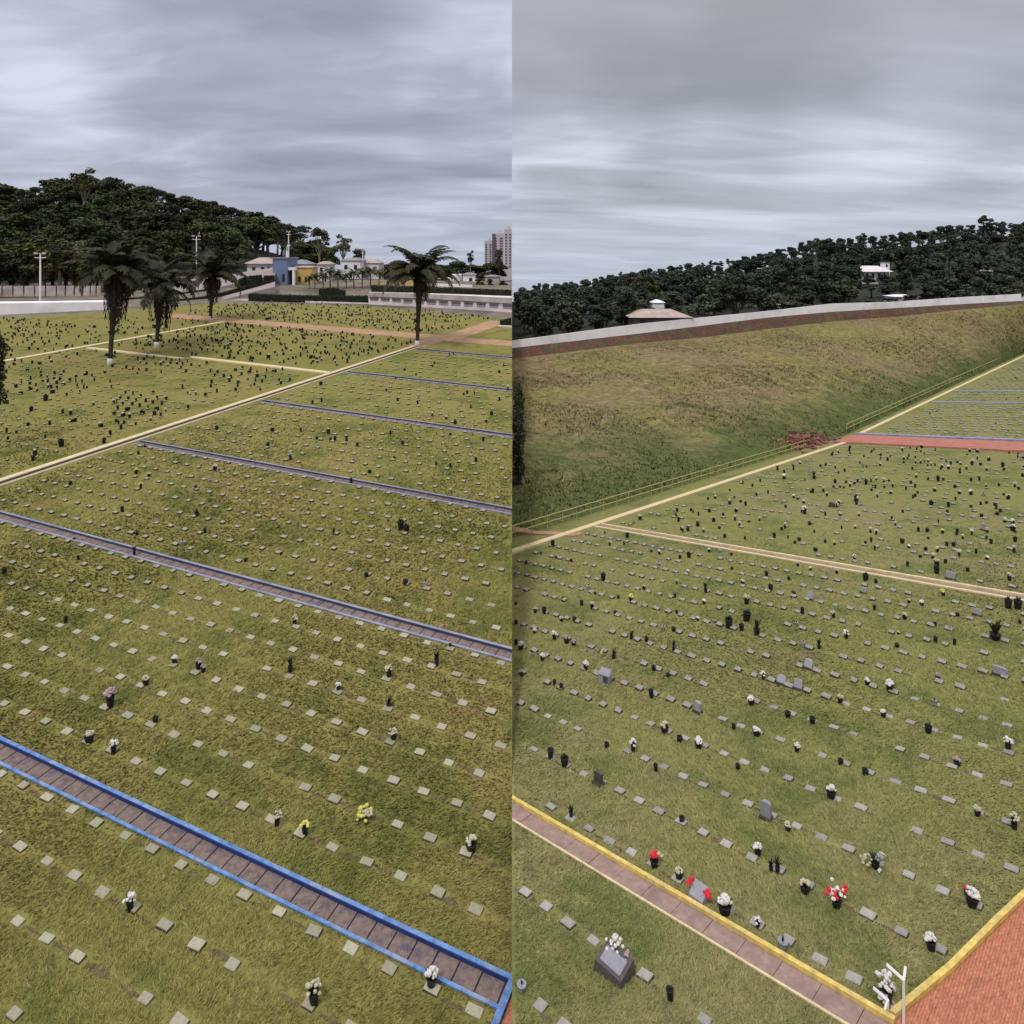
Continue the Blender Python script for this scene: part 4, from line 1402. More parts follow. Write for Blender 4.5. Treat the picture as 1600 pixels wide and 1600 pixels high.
# forest on the hill of the left view
LT = [(-120, 285), (0, 278), (30, 292), (60, 286), (95, 268), (150, 268), (180, 275), (240, 288), (290, 300), (330, 311), (400, 326), (440, 342), (480, 352), (498, 372), (520, 405)]
rows = [(178, 27, 0), (192, 26, 1), (214, 25, 2), (240, 25, 3), (272, 26, 4), (300, 25, 5)]
BAND = ['at the foot of the left hill', 'low on the left hill', 'half way up the left hill', 'in the upper woods of the left hill', 'high on the left hill', 'on the skyline of the left hill']
for d, step, b in rows:
    x = -40 + random.uniform(0, 10) - (12 if b % 2 else 0)
    while x < 500:
        xx = x + random.uniform(-6, 6); dd = d + random.uniform(-8, 8)
        lim = {0: 165, 1: 235, 2: 372, 3: 480, 4: 490, 5: 500}[b]
        x += step * random.uniform(.62, .95) * 190 / d * 1.15
        if xx > lim: continue
        X = (xx - 800) / F * dd; z = z_left(X, dd)
        top = CZ - (interp(xx, LT) - Y0) / F * dd
        h = min(top - z, random.uniform(12, 18)) * (1.0 if b == 5 else random.uniform(.85, 1.0))
        if h < 4: continue
        if b == 5: h = max(5, top - z) * random.uniform(.92, 1.03)
        kind = random.choice(['round', 'round', 'tall', 'round', 'open', 'bright']) if b < 5 else random.choice(['round', 'open', 'tall', 'open', 'round', 'conic'])
        tree(kind, X, dd, z, h, TDESC[kind] + ' ' + BAND[b], 'woods on the hill: ' + BAND[b], random.uniform(1.15, 1.55))
# distinct ones that stand out against the sky
for x, ytop, d, kind, lab in ((130, 256, 268, 'open', 'sparse airy tree tallest on the left skyline'), (500, 350, 262, 'open', 'sparse tree at the right end of the wooded hill'),
                              (537, 362, 235, 'open', 'airy tree standing alone right of the wooded hill'), (520, 378, 232, 'round', 'small dark tree left of the airy lone tree'), (560, 384, 240, 'round', 'small dark tree right of the airy lone tree')):
    X = (x - 800) / F * d; z = z_left(X, d)
    tree(kind, X, d, z, CZ - (ytop - Y0) / F * d - z, lab, None, .9)
for k, (x, ytop) in enumerate(((600, 408), (625, 404), (690, 408), (712, 404), (735, 408), (752, 410), (772, 404), (655, 410), (580, 410))):
    d = 255 + 4 * (k % 3); X = (x - 800) / F * d; z = z_left(X, d) - 2
    tree('round', X, d, z, max(4, CZ - (ytop - Y0) / F * d - z), 'low dark tree in the belt behind the columbarium', 'tree belt behind the columbarium', 1.9)
d = 250; X = (735 - 800) / F * d; z = z_left(X, d)
tree('open', X, d, z, CZ - (388 - Y0) / F * d - z, 'small umbrella shaped tree poking above the belt near the towers', None, .55)
d = 214.; X = (789 - 800) / F * d - .2; z = z_left(X, d)
r = tree('round', X - 1.4, d, z, CZ - (381 - Y0) / F * d - z, 'dark tree in front of the apartment towers', None, .42)

# forest behind the white wall
RB = ['just behind the white wall', 'in the lower woods behind the white wall', 'half way up behind the white wall', 'well up behind the white wall', 'in the upper woods behind the white wall', 'on the wooded skyline behind the white wall']


def r_dist(u, k):
    dw = max(r_wall(u)[0], r_fence_d(u) + 2)
    return dw + (470 - dw) * k


for b, k in enumerate((.045, .15, .29, .48, .72, .97)):
    x = 803.0
    while x < 1625:
        u = (x - 800) / F; d = r_dist(u, k) * random.uniform(.97, 1.03)
        X = u * d; z = z_right(X, d)
        wpx = 9.5 * F / d
        x += wpx * random.uniform(.50, .80)
        if X < 4.6: X = 4.6 + random.uniform(0, .6)
        xx = 800 + F * X / d
        top = CZ - (interp(xx, R_TOP) - Y0) / F * d
        h = random.uniform(8.5, 13) if b < 5 else max(6, (top - z) * random.uniform(.9, 1.06))
        if b < 5: h = min(h, max(5, top - z - 1))
        kind = 'far' if random.random() < .9 or b == 0 else 'faropen'
        # leave views to the houses
        if b <= 2 and (1335 < xx < 1402): h *= .42
        if b == 0 and (990 < xx < 1085): continue
        if b == 0 and (1395 < xx < 1445 or 1202 < xx < 1240): h *= .45
        tree(kind, X, d, z, h, TDESC[kind] + ' ' + RB[b], 'woods: ' + RB[b], random.uniform(.95, 1.3) * min(2.2, max(1, 11 / h)))
for x, ytop, lab in ((1537, 333, 'tall flat topped tree standing above the right skyline'), (1348, 362, 'tree bump on the skyline above the white house'), (840, 440, 'small tree on the skyline at the left of the right view')):
    d = 455.; X = (x - 800) / F * d; z = z_right(X, d)
    tree('faropen', X, d, z, CZ - (ytop - Y0) / F * d - z, lab, None, 1.2)
d = 240.; x = 1018; X = (x - 800) / F * d
tree('bright', X, d, z_right(X, d), CZ - (438 - Y0) / F * d - z_right(X, d), 'yellow green tree above the small white roof in the right woods', None, .9)

for x, ytop, d in ((1020, 478, 183), (1038, 479, 186), (1058, 474, 190), (996, 470, 188)):
    X = (x - 800) / F * d; z = z_right(X, d)
    tree('far', X, d, z, max(4, CZ - (ytop - Y0) / F * d - z), 'low dark tree between the hipped roof and the small white roof', 'low trees behind the hipped roof', 1.1)

# near shrubs at the two picture edges
def shrub(name, cx, cy, z0, h, wx, label, xlim, n=5200):
    rnd = np.random.default_rng(3)
    blobs = []
    for i in range(9):
        f = (i + .5) / 9
        blobs.append((cx + rnd.uniform(-.3, .3) * wx, cy + rnd.uniform(-.3, .3), z0 + h * f, wx * (.75 - .35 * abs(f - .5)), h * .12))
    V, Fc = crown_np(rnd, blobs, n, .10)
    V = V.reshape(-1, 4, 3); keep = (V[:, :, 0].max(1) < xlim[1]) & (V[:, :, 0].min(1) > xlim[0]); V = V[keep].reshape(-1, 3)
    Fc = np.arange(len(V)).reshape(-1, 4)
    o0 = np.array([cx, cy, z0])
    r = empty(name, tuple(o0))
    link('foliage', np_mesh('foliage', V - o0, Fc, M['leaf_shrub']), r)
    b = MB(); b.tube([(0, 0, -.6), (0, 0, h * .4), (.0, 0, h * .8)], [.09, .07, .03], 6)
    for i in range(6):
        b.tube([(0, 0, h * (.15 + .1 * i)), (random.uniform(-.5, .5) * wx, random.uniform(-.3, .3), h * (.3 + .1 * i))], [.035, .012], 4)
    b.build('stem', M['bark'], r)
    tag(r, label, 'shrub')


d = 60.; X = (-8 - 800) / F * d
shrub('tall_shrub', X, d, CZ - (640 - Y0) / F * d, 6.2, 1.1, 'dark leafy shrub at the left edge of the left view', (-99, 99))
d = 70.; X = .62
shrub('tall_shrub', X, d, z_right(X, d), CZ - (602 - Y0) / F * d - z_right(X, d), .80, 'dark slender shrub at the left edge of the sloping field', (.03, 9))

# ------------------------------------------------------------------ palms
def palm(x, y_base, y_crown, y_top, lean_px, label, spread=4.5, beard=True, n_fr=22, seed=1, upright=.0, skirt=1.0):
    X, Y = Lpix(x, y_base); z = zl_plane(X, Y)
    s = Y / F
    hc = (y_base - y_crown) * s; ht = (y_base - y_top) * s; lx = lean_px * s
    r = empty('palm_tree', (X, Y, z))
    rr = random.Random(seed)
    b = MB()
    pts = [(lx * f ** 1.3, 0, hc * f - .3) for f in np.linspace(0, 1, 9)]
    b.tube(pts, [.32, .29, .28, .30, .36, .43, .48, .50, .42], 9); b.build('trunk', M['palm_bark'], r, True)
    b = MB(); b.tube([(0, 0, -.35), (lx * .01, 0, .5), (lx * .015, 0, .85)], [.37, .345, .325], 9); b.build('painted_base', M['pink_wall'], r, True)
    crown = MB()
    dead = MB()
    top = Vector((lx, 0, hc))

    def frond(mb, a, el, L, droop, wl, nseg=9):
        p = top.copy() + Vector((0, 0, rr.uniform(-.2, .6)))
        dirh = Vector((math.cos(a), math.sin(a), 0)); side = Vector((-math.sin(a), math.cos(a), 0))
        prev = None
        e = el
        for k in range(nseg + 1):
            f = k / nseg
            dv = dirh * math.cos(e) + Vector((0, 0, math.sin(e)))
            up = dirh * (-math.sin(e)) + Vector((0, 0, math.cos(e)))
            w = wl * (.25 + 1.05 * math.sin(math.pi * min(1, f * .9 + .1)))
            if prev is not None:
                pa = prev[0]
                # rachis
                mb.quad(pa - side * .07, pa + side * .07, p + side * .05, p - side * .05)
                nl = 7
                for sg in (-1, 1):
                    for j in range(nl):
                        q = pa.lerp(p, j / nl); q2 = pa.lerp(p, (j + .85) / nl)
                        tip = q + side * sg * w * rr.uniform(.75, 1.1) + dv * w * .55 - Vector((0, 0, 1)) * w * rr.uniform(.25, .6) + up * .05
                        mb.quad(q, q2, tip + dv * .16, tip)
            prev = (p.copy(), w)
            p = p + dv * (L / nseg)
            e -= droop / nseg * (0.5 + f)
    for i in range(n_fr):
        a = i * 2.39996 + rr.uniform(-.25, .25)
        el = R(80) - R(82 - upright) * (i / n_fr) ** 1.15 + rr.uniform(-.1, .1)
        frond(crown, a, el, (ht - hc) * rr.uniform(.95, 1.25) * spread, R(112) * rr.uniform(.75, 1.3), .85)
    crown.build('crown', M['frond'], r)
    if beard:
        for i in range(52):
            a = rr.uniform(0, 6.28); L = rr.uniform(.25, 1.0) ** 1.2 * hc * .46 * skirt
            w = rr.uniform(.14, .32); q = rr.uniform(.5, 1.35) * min(1.25, skirt)
            c0 = top + Vector((math.cos(a) * .45, math.sin(a) * .45, rr.uniform(-.6, .2)))
            c1 = top + Vector((math.cos(a) * (q + .25), math.sin(a) * (q + .25), -L * .45))
            c2 = top + Vector((math.cos(a) * q * .9 - lx * .1, math.sin(a) * q * .9, -L))
            ta_ = Vector((-math.sin(a), math.cos(a), 0))
            for k2 in range(7):
                f0 = k2 / 7; m0 = c0.lerp(c1, min(1, f0 * 2)) if f0 < .5 else c1.lerp(c2, f0 * 2 - 1)
                f1 = (k2 + 1) / 7; m1 = c0.lerp(c1, min(1, f1 * 2)) if f1 < .5 else c1.lerp(c2, f1 * 2 - 1)
                for sg in (-1, 1):
                    tp = m1 + ta_ * sg * w * rr.uniform(.9, 2.0) + Vector((0, 0, -rr.uniform(.2, .7)))
                    dead.quad(m0, m0.lerp(m1, .7), tp + Vector((0, 0, .1)), tp)
                dead.quad(m0 - ta_ * .06, m0 + ta_ * .06, m1 + ta_ * .05, m1 - ta_ * .05)
        for i in range(9):
            f = rr.uniform(.15, .55); a = rr.uniform(0, 6.28)
            p0 = Vector(pts[int(f * 8)]); p1 = p0 + Vector((math.cos(a) * .7, math.sin(a) * .7, rr.uniform(-.4, .5)))
            dead.tube([p0, p1], [.22, .10], 5)
        dead.build('dead_fronds', M['dead_frond'], r)
    tag(r, label, 'palm tree')


palm(172, 570, 432, 352, 10, 'tall dark palm with a shaggy trunk, largest of the three on the left', 0.92, True, 36, 1, 0, 1.15)
palm(245, 543, 450, 388, 6, 'palm with a long skirt of dead fronds, middle of the three on the left', 0.95, True, 30, 2, 0, 1.6)
palm(329, 501, 432, 372, 3, 'palm beside the orange track, rightmost of the three on the left', 0.95, True, 30, 3, 0, 1.3)
palm(652, 541, 432, 363, 4, 'lone dark palm beside the tan path in front of the white columbarium', 0.98, True, 34, 4, 8, .7)

# ------------------------------------------------------------------ structures at the back of the left view
def wall_run(name, pts, d_thick, mat, label, cat, parent=None, build=True):
    """pts: (x pixel, d, y_base, y_top)"""
    b = MB()
    q = []
    for x, d, yb, yt in pts:
        X = (x - 800) / F * d
        q.append((X, d, CZ - (yb - Y0) / F * d, CZ - (yt - Y0) / F * d))
    for (xa, da, ba, ta), (xb, db, bb, tb) in zip(q, q[1:]):
        b.hexa([(xa, da, ba - .6), (xb, db, bb - .6), (xb, db + d_thick, bb - .6), (xa, da + d_thick, ba - .6)], [(xa, da, ta), (xb, db, tb), (xb, db + d_thick, tb), (xa, da + d_thick, ta)])
    if parent is None and label:
        o = b.build(name, mat); tag(o, label, cat); return o
    return b.build(name, mat, parent)


# low white retaining wall, far left
wall_run('retaining_wall', [(-180, 137, 500, 474.5), (0, 138.5, 497, 474), (163, 146, 487, 471.5)], 6, M['white_wall'], 'broad low white wall at the far left of the cemetery', 'wall')
# panel wall with posts behind it
root = empty('panel_fence', at(-150, 464, 168))
inv = Matrix.Translation(root.location).inverted()
for nm, mt, pts in (('base_strip', M['dark_conc'], [(-150, 167.6, 476, 465), (160, 172.6, 474, 462.5)]),):  # dark strip along the foot of the panels
    o = wall_run(nm, pts, .5, mt, None, None, root); o.matrix_parent_inverse = inv
xs = list(range(-150, 100, 17)) + [102, 116, 129, 141, 150, 158]
for a, b2 in zip(xs, xs[1:]):
    d = 168 + (a + 150) / 310 * 5
    o = wall_run('panel', [(a + 1.2, d, 465, 447.5 - random.uniform(0, 1)), (b2 - 1.2, d + .25, 465, 447 - random.uniform(0, 1))], .25, M['panel'], None, None, root); o.matrix_parent_inverse = inv
tag(root, 'long fence of pale square panels in front of the dark woods', 'fence')
# roads climbing behind: two grey bands with dark hedges between them
def band(name, edge_a, edge_b, d_a, d_b, mat, th=.3):
    b = MB()
    n = 14
    xa = np.linspace(edge_a[0][0], edge_a[-1][0], n); xb = np.linspace(edge_b[0][0], edge_b[-1][0], n)
    for i in range(n - 1):
        P = []
        for xx, e, dd in ((xa[i], edge_a, d_a), (xa[i + 1], edge_a, d_a), (xb[i + 1], edge_b, d_b), (xb[i], edge_b, d_b)):
            f = (xx - e[0][0]) / max(1e-6, e[-1][0] - e[0][0])
            P.append(at(xx, interp(xx, e), dd[0] + (dd[1] - dd[0]) * f))
        b.hexa([(p[0], p[1], p[2] - 2.5) for p in P], P)
    return b.build(name, mat)


tag(band('road', [(150, 489), (260, 479), (342, 470), (400, 455), (430, 448)], [(150, 478), (260, 471), (345, 459), (400, 447), (430, 440)], (147, 168), (156, 176), M['road']), kind='structure')
tag(band('road', [(150, 470), (260, 459.5), (322, 454), (345, 448), (430, 429)], [(150, 456), (262, 441), (322, 434), (360, 428), (430, 418)], (165, 182), (186, 200), M['road']), kind='structure')


def hedge(name, pts, th, label, mat=None, cat='hedge'):
    """a clipped hedge: a body with a rough leafy skin"""
    r = empty(name, at(pts[0][0], pts[0][2], pts[0][1]))
    q = [(*at(x, yb, d), CZ - (yt - Y0) / F * d) for x, d, yb, yt in pts]
    b = MB()
    for a, c in zip(q, q[1:]):
        b.hexa([(a[0], a[1], a[2] - .4), (c[0], c[1], c[2] - .4), (c[0], c[1] + th, c[2] - .4), (a[0], a[1] + th, a[2] - .4)], [(a[0], a[1], a[3]), (c[0], c[1], c[3]), (c[0], c[1] + th, c[3]), (a[0], a[1] + th, a[3])])
    inv = Matrix.Translation(r.location).inverted()
    o = b.build('body', mat or M['hedge'], r); o.matrix_parent_inverse = inv
    rnd = np.random.default_rng(len(pts) + int(pts[0][0]))
    V = []
    for a, c in zip(q, q[1:]):
        L = math.hypot(c[0] - a[0], c[1] - a[1]); k = int(L * 26)
        f = rnd.random((k, 1)); A = np.array(a); C = np.array(c)
        base = A + (C - A) * f
        hgt = base[:, 3] - base[:, 2]
        onTop = rnd.random(k) < .5
        zz = np.where(onTop, base[:, 3] + rnd.uniform(-.05, .12, k), base[:, 2] + hgt * rnd.random(k))
        yy = np.where(onTop, base[:, 1] + th * rnd.random(k), base[:, 1] - rnd.uniform(0, .1, k))
        V.append(np.stack([base[:, 0], yy, zz], 1))
    P = np.concatenate(V); k = len(P)
    a_ = rnd.normal(size=(k, 3)); a_ /= np.linalg.norm(a_, axis=1)[:, None]; b_ = np.cross(a_, rnd.normal(size=(k, 3))); b_ /= np.linalg.norm(b_, axis=1)[:, None]
    s = rnd.uniform(.10, .22, (k, 1))
    VV = np.stack([P - a_ * s, P - b_ * s * .6, P + a_ * s, P + b_ * s * .6], 1).reshape(-1, 3)
    o = link('foliage', np_mesh('foliage', VV, np.arange(4 * k).reshape(-1, 4), M['leaf_shrub']), r); o.matrix_parent_inverse = inv
    tag(r, label, cat)


hedge('hedge', [(190, 152, 487, 480), (215, 154, 484, 477), (262, 158, 477, 470), (322, 163, 471, 463), (345, 166, 464, 457.5), (400, 172, 450, 443), (428, 176, 446, 438)], 1.4, 'lower dark clipped hedge beside the climbing road')
hedge('hedge', [(150, 158, 478, 472), (200, 162, 472, 466), (262, 168, 466, 461), (325, 175, 458, 452)], 1.4, 'upper dark clipped hedge beside the climbing road')
hedge('hedge', [(372, 176, 447, 437), (384, 178, 443, 432), (406, 179, 442, 430)], 1.6, 'rounded dark shrub row left of the blue building')
hedge('hedge', [(412, 179, 441, 431), (426, 180, 441, 431)], 1.6, 'small dark shrub touching the blue building')
hedge('hedge', [(388, 160, 469, 459), (440, 159, 471, 461.5), (500, 158, 472, 462.5), (572, 157, 474, 463)], 2.4, 'long dark hedge on the retaining kerb left of the columbarium')
hedge('hedge', [(498, 160, 463, 452), (520, 160, 461, 450), (538, 160, 464, 455)], 1.5, 'small hump of dark shrub above the long hedge')
hedge('hedge', [(580, 157, 457.5, 446.5), (660, 154, 458, 449), (730, 152, 460.5, 451.5), (799, 150, 464, 454)], 2.2, 'straight dark hedge on top of the white columbarium')
hedge('hedge', [(781, 128.5, 508, 502), (799, 127.5, 508.5, 497.5)], 2.0, 'short dark hedge where the orange track meets the white wall')
wall_run('kerb_wall', [(340, 163, 473, 470), (392, 160, 473, 467), (578, 156.5, 478, 473.5)], .5, M['pink_wall'], 'low pale kerb wall below the long dark hedge', 'wall')
wall_run('kerb_wall', [(778, 126.5, 511, 508.5), (799.5, 125.5, 511.5, 509)], .4, M['pink_wall'], 'short pale kerb below the hedge at the end of the track', 'wall')
# white columbarium with a row of niches
root = empty('columbarium', at(578, 478, 156)); inv = Matrix.Translation(root.location).inverted()
o = wall_run('wall', [(576, 156, 478.5, 456.5), (650, 152, 482, 458.5), (720, 148, 487, 461.5), (799.6, 143.5, 493.5, 465.5)], 8, M['pink_wall'], None, None, root); o.matrix_parent_inverse = inv
o = wall_run('roof_band', [(576, 155.7, 459, 456.8), (650, 151.7, 461.5, 458.8), (720, 147.7, 465, 461.8), (799.6, 143.2, 469.5, 465.8)], .28, M['panel'], None, None, root); o.matrix_parent_inverse = inv
yn = [(576, 463.5, 469.5), (650, 467, 473.5), (720, 470.5, 478), (800, 475, 483.5)]
xn = [578 + 17.0 * k + .17 * k * k for k in range(13)]
for xk in xn:
    xe = xk + 12.5 + .1 * (xk - 578) / 17
    if xe > 800: xe = 799.3
    if xk > 799: break
    d = 156 - (xk - 576) / 224 * 12.5; de = 156 - (xe - 576) / 224 * 12.5
    ya, yb = interp(xk, [(a, b) for a, b, c in yn]), interp(xk, [(a, c) for a, b, c in yn])
    ya2, yb2 = interp(xe, [(a, b) for a, b, c in yn]), interp(xe, [(a, c) for a, b, c in yn])
    b = MB()
    P = [at(xk, yb, d - .06), at(xe, yb2, de - .06), at(xe, ya2, de - .06), at(xk, ya, d - .06)]
    b.hexa([P[0], P[1], (P[1][0], P[1][1] + .1, P[1][2]), (P[0][0], P[0][1] + .1, P[0][2])], [P[3], P[2], (P[2][0], P[2][1] + .1, P[2][2]), (P[3][0], P[3][1] + .1, P[3][2])])
    o = b.build('niche', M['niche'], root); o.matrix_parent_inverse = inv
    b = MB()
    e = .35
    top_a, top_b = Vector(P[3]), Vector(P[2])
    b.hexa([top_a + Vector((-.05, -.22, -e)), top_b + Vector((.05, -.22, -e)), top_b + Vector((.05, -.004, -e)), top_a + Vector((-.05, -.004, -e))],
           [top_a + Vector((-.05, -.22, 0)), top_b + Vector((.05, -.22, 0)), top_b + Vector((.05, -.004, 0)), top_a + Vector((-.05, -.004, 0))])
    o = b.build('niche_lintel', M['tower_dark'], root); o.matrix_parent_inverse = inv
tag(root, 'long white columbarium wall with a row of grey niches', 'columbarium')


def bldg(name, x0, x1, yb, yt, d, depth, mat, label, parts=(), roof=None, cat='building', over=.4, slope=0.0):
    """box building seen from the front; parts: (kind, x0, x1, y_bottom, y_top, material)"""
    X0, _, zb = at(x0, yb, d); X1, _, zt = at(x1, yt, d)
    r = empty(name, ((X0 + X1) / 2, d, zb))
    w = X1 - X0; h = zt - zb
    b = MB(); b.hexa([(-w / 2, 0, -3), (w / 2, 0, -3), (w / 2, depth, -3), (-w / 2, depth, -3)], [(-w / 2, 0, h), (w / 2, 0, h), (w / 2, depth, h + slope), (-w / 2, depth, h + slope)]); b.build('wall', mat, r)
    if roof:
        rm, rise = roof
        b = MB()
        o_ = over
        e = [(-w / 2 - o_, -o_, h + .004), (w / 2 + o_, -o_, h + .004), (w / 2 + o_, depth + o_, h + .004), (-w / 2 - o_, depth + o_, h + .004)]
        if rise > 0:
            i = min(w, depth) * .35
            t = [(-w / 2 + i, i, h + rise), (w / 2 - i, i, h + rise), (w / 2 - i, depth - i, h + rise), (-w / 2 + i, depth - i, h + rise)]
        else:
            t = [(p[0], p[1], p[2] + .35) for p in e]
        b.hexa(e, t); b.build('roof', rm, r)
    for kind, a, c, pb, pt, pm in parts:
        Xa, _, za = at(a, pb, d); Xc, _, zc = at(c, pt, d)
        ox, oz = (X0 + X1) / 2, zb
        fr = MB(); fr.box(((Xa + Xc) / 2 - ox, -.02, (za + zc) / 2 - oz), (Xc - Xa, .10, zc - za)); fr.build(kind, pm, r)
    tag(r, label, cat)
    return r


bldg('gatehouse', 426, 449, 441, 404, 186, 9, M['blue_wall'], 'tall blue grey block at the top of the climbing road', [('window', 441, 445, 440, 428, M['window'])], (M['roof_grey'], 0), over=.3)
bldg('gatehouse_hall', 449, 480, 446, 413, 198, 8, M['roof_grey'], 'grey roofed hall behind the white portal', [('window', 455, 470, 430, 418, M['window'])], (M['roof_grey'], 1.2))
# white portal and yellow gate building
r = bldg('yellow_building', 462, 487, 446, 418, 190, 6, M['yellow_wall'], 'yellow building beside the white portal', [('window', 466, 470, 440, 432, M['window']), ('window', 476, 480, 441, 433, M['window']), ('door', 482, 485, 446, 432, M['window'])], (M['pink_wall'], 0), over=.3)
X0, _, zb = at(446, 446, 187); X1, _, zt = at(461, 418, 187)
r = empty('portal', (X0, 187, zb))
b = MB(); b.box((.35, 0, (zt - zb) / 2), (.7, 1.2, zt - zb)); b.build('pillar', M['white_wall'], r)
b = MB(); b.box((X1 - X0 - .3, 0, (zt - zb) / 2), (.5, 1.2, zt - zb)); b.build('pillar', M['white_wall'], r)
b = MB(); b.box(((X1 - X0) / 2 + .1, 0, zt - zb - .3), (X1 - X0 + .4, 1.3, .75)); b.build('lintel', M['white_wall'], r)
b = MB(); b.box(((X1 - X0) / 2, .9, (zt - zb) / 2 - .4), (X1 - X0 - 1, .1, zt - zb - .9)); b.build('gate', M['window'], r)
tag(r, 'white square portal with a dark opening', 'portal')
bldg('long_house', 386, 425, 428, 412, 205, 8, M['pink_wall'], 'long low house with a pale tiled roof above the road', [('window', 394, 399, 424, 417, M['window']), ('window', 408, 413, 424, 417, M['window']), ('door', 418, 421, 428, 417, M['window'])], (M['roof_tile'], 1.8), over=.8)
bldg('white_house', 533, 563, 434, 407, 222, 10, M['white_wall'], 'white two storey house behind small palms', [('window', 538, 543, 421, 414, M['window']), ('window', 553, 558, 421, 414, M['window']), ('door', 546, 550, 434, 424, M['window'])], (M['roof_grey'], .9))
bldg('white_house', 566, 592, 434, 411, 228, 9, M['pink_wall'], 'pale house right of the white two storey house', [('window', 571, 576, 424, 417, M['window']), ('window', 583, 587, 424, 417, M['window'])], (M['roof_tile'], 1.2))
bldg('low_house', 496, 514, 440, 413, 214, 7, M['pink_wall'], 'small pale house between the yellow building and the palms', [('window', 500, 504, 424, 418, M['window']), ('door', 507, 510, 440, 426, M['window'])], (M['roof_tile'], .9))
wall_run('garden_wall', [(490, 192, 453, 446), (560, 189, 455, 444), (645, 187, 453, 438)], .4, M['yellow_wall'], 'pale orange garden wall behind the small palms', 'wall')
wall_run('garden_wall', [(668, 186, 452, 442.5), (738, 184, 452, 445)], .4, M['white_wall'], 'low white wall right of the lone palm', 'wall')
wall_run('garden_wall', [(703, 205, 440, 429), (720, 205, 440, 428.5)], 5, M['white_wall'], 'small white shed wall right of the lone palm', 'shed')
bldg('white_kiosk', 723, 742, 446, 429, 198, 5, M['white_wall'], 'small white kiosk with a dark doorway near the right end', [('door', 733, 738, 446, 434, M['window'])], (M['roof_grey'], .5))
bldg('white_kiosk', 758, 780, 446, 432, 200, 5, M['panel'], 'low grey shed beside rounded shrubs near the right end', [('window', 762, 768, 442, 436, M['window'])], (M['roof_grey'], .4))
for k, (x, yb, yt) in enumerate(((748, 448, 434), (766, 449, 436), (785, 449, 438), (790, 452, 442), (755, 452, 441))):
    d = 190.; X, _, zb = at(x, yb, d)
    tree('round', X, d, zb - .6, (yb - yt) / F * d + 1, 'small rounded shrub tree behind the columbarium hedge', 'shrub trees behind the columbarium', 1.0)


# small garden palms
def small_palm_meshes(seed):
    rr = random.Random(seed)
    t = MB(); t.tube([(0, 0, -.5), (.05, 0, 1.5), (.1, 0, 3.0)], [.17, .14, .12], 6)
    c = MB()
    for i in range(15):
        a = i * 2.4; e = R(75) - R(80) * i / 15; p = Vector((.1, 0, 3.0)); dirh = Vector((math.cos(a), math.sin(a), 0)); side = Vector((-math.sin(a), math.cos(a), 0))
        for k in range(6):
            dv = dirh * math.cos(e) + Vector((0, 0, math.sin(e))); q = p + dv * .36
            w = .32 * math.sin(math.pi * (k + 1) / 7.5)
            c.quad(p - side * w, p - side * .02 + Vector((0, 0, .08)), q - side * .02 + Vector((0, 0, .08)), q - side * w - Vector((0, 0, .1)))
            c.quad(p + side * .02 + Vector((0, 0, .08)), p + side * w, q + side * w - Vector((0, 0, .1)), q + side * .02 + Vector((0, 0, .08)))
            p = q; e -= .26
    return t.mesh('trunk', M['bark_pale'], True), c.mesh('crown', M['leaf'], False)


SPM = [small_palm_meshes(1), small_palm_meshes(2)]
for k, (x, yb, h) in enumerate(((492, 447, 22), (505, 448, 25), (516, 446, 30), (528, 447, 27), (541, 449, 24), (553, 447, 29), (566, 446, 28), (579, 446, 30), (592, 446, 27), (605, 445, 28), (484, 446, 18), (617, 446, 26), (632, 446, 24))):
    d = 181.; X, _, zb = at(x, yb + 3, d)
    s = h / F * d / 3.9
    r = empty('garden_palm', (X, d, zb), random.uniform(0, 6)); r.scale = (s, s, s)
    t_, c_ = SPM[k % 2]; link('trunk', t_, r); link('crown', c_, r)
    tag(r, 'small garden palm in the row before the pale garden wall', 'palm tree', 'small palms in the entrance garden')

# apartment towers far off
def tower(x0, x1, yt, d, depth, mat, label, bands=0, slab=None):
    X0, _, zb = at(x0, 424, d); X1, _, zt = at(x1, yt, d)
    r = empty('apartment_tower', ((X0 + X1) / 2, d, zb)); w = X1 - X0; h = zt - zb
    b = MB(); b.box((0, depth / 2, h / 2 - 5), (w, depth, h + 10)); b.build('wall', mat, r)
    for k in range(bands):
        z = h * (.12 + .82 * k / bands)
        for sx in (-.27, .27):
            b = MB(); b.box((sx * w, -.05, z), (w * .26, .3, h / bands * .42)); b.build('window', M['tower_dark'], r)
    b = MB(); b.box((w * .1, depth / 2, h + 1.2), (w * .4, depth * .5, 2.4)); b.build('roof_room', mat, r)
    if slab:
        b = MB(); b.box((slab * w, -.4, h / 2), (w * .28, 1.2, h)); b.build('stair_shaft', M['tower_dark'], r)
    tag(r, label, 'tower block')


tower(757, 769, 376, 620, 14, M['tower'], 'pale apartment tower, leftmost of the three', 11)
tower(770, 787, 365, 600, 14, M['tower'], 'apartment tower with a dark vertical shaft, middle of the three', 12, -.42)
tower(788, 799.6, 358, 585, 14, M['tower'], 'tall pale apartment tower cut by the edge, rightmost of the three', 12)


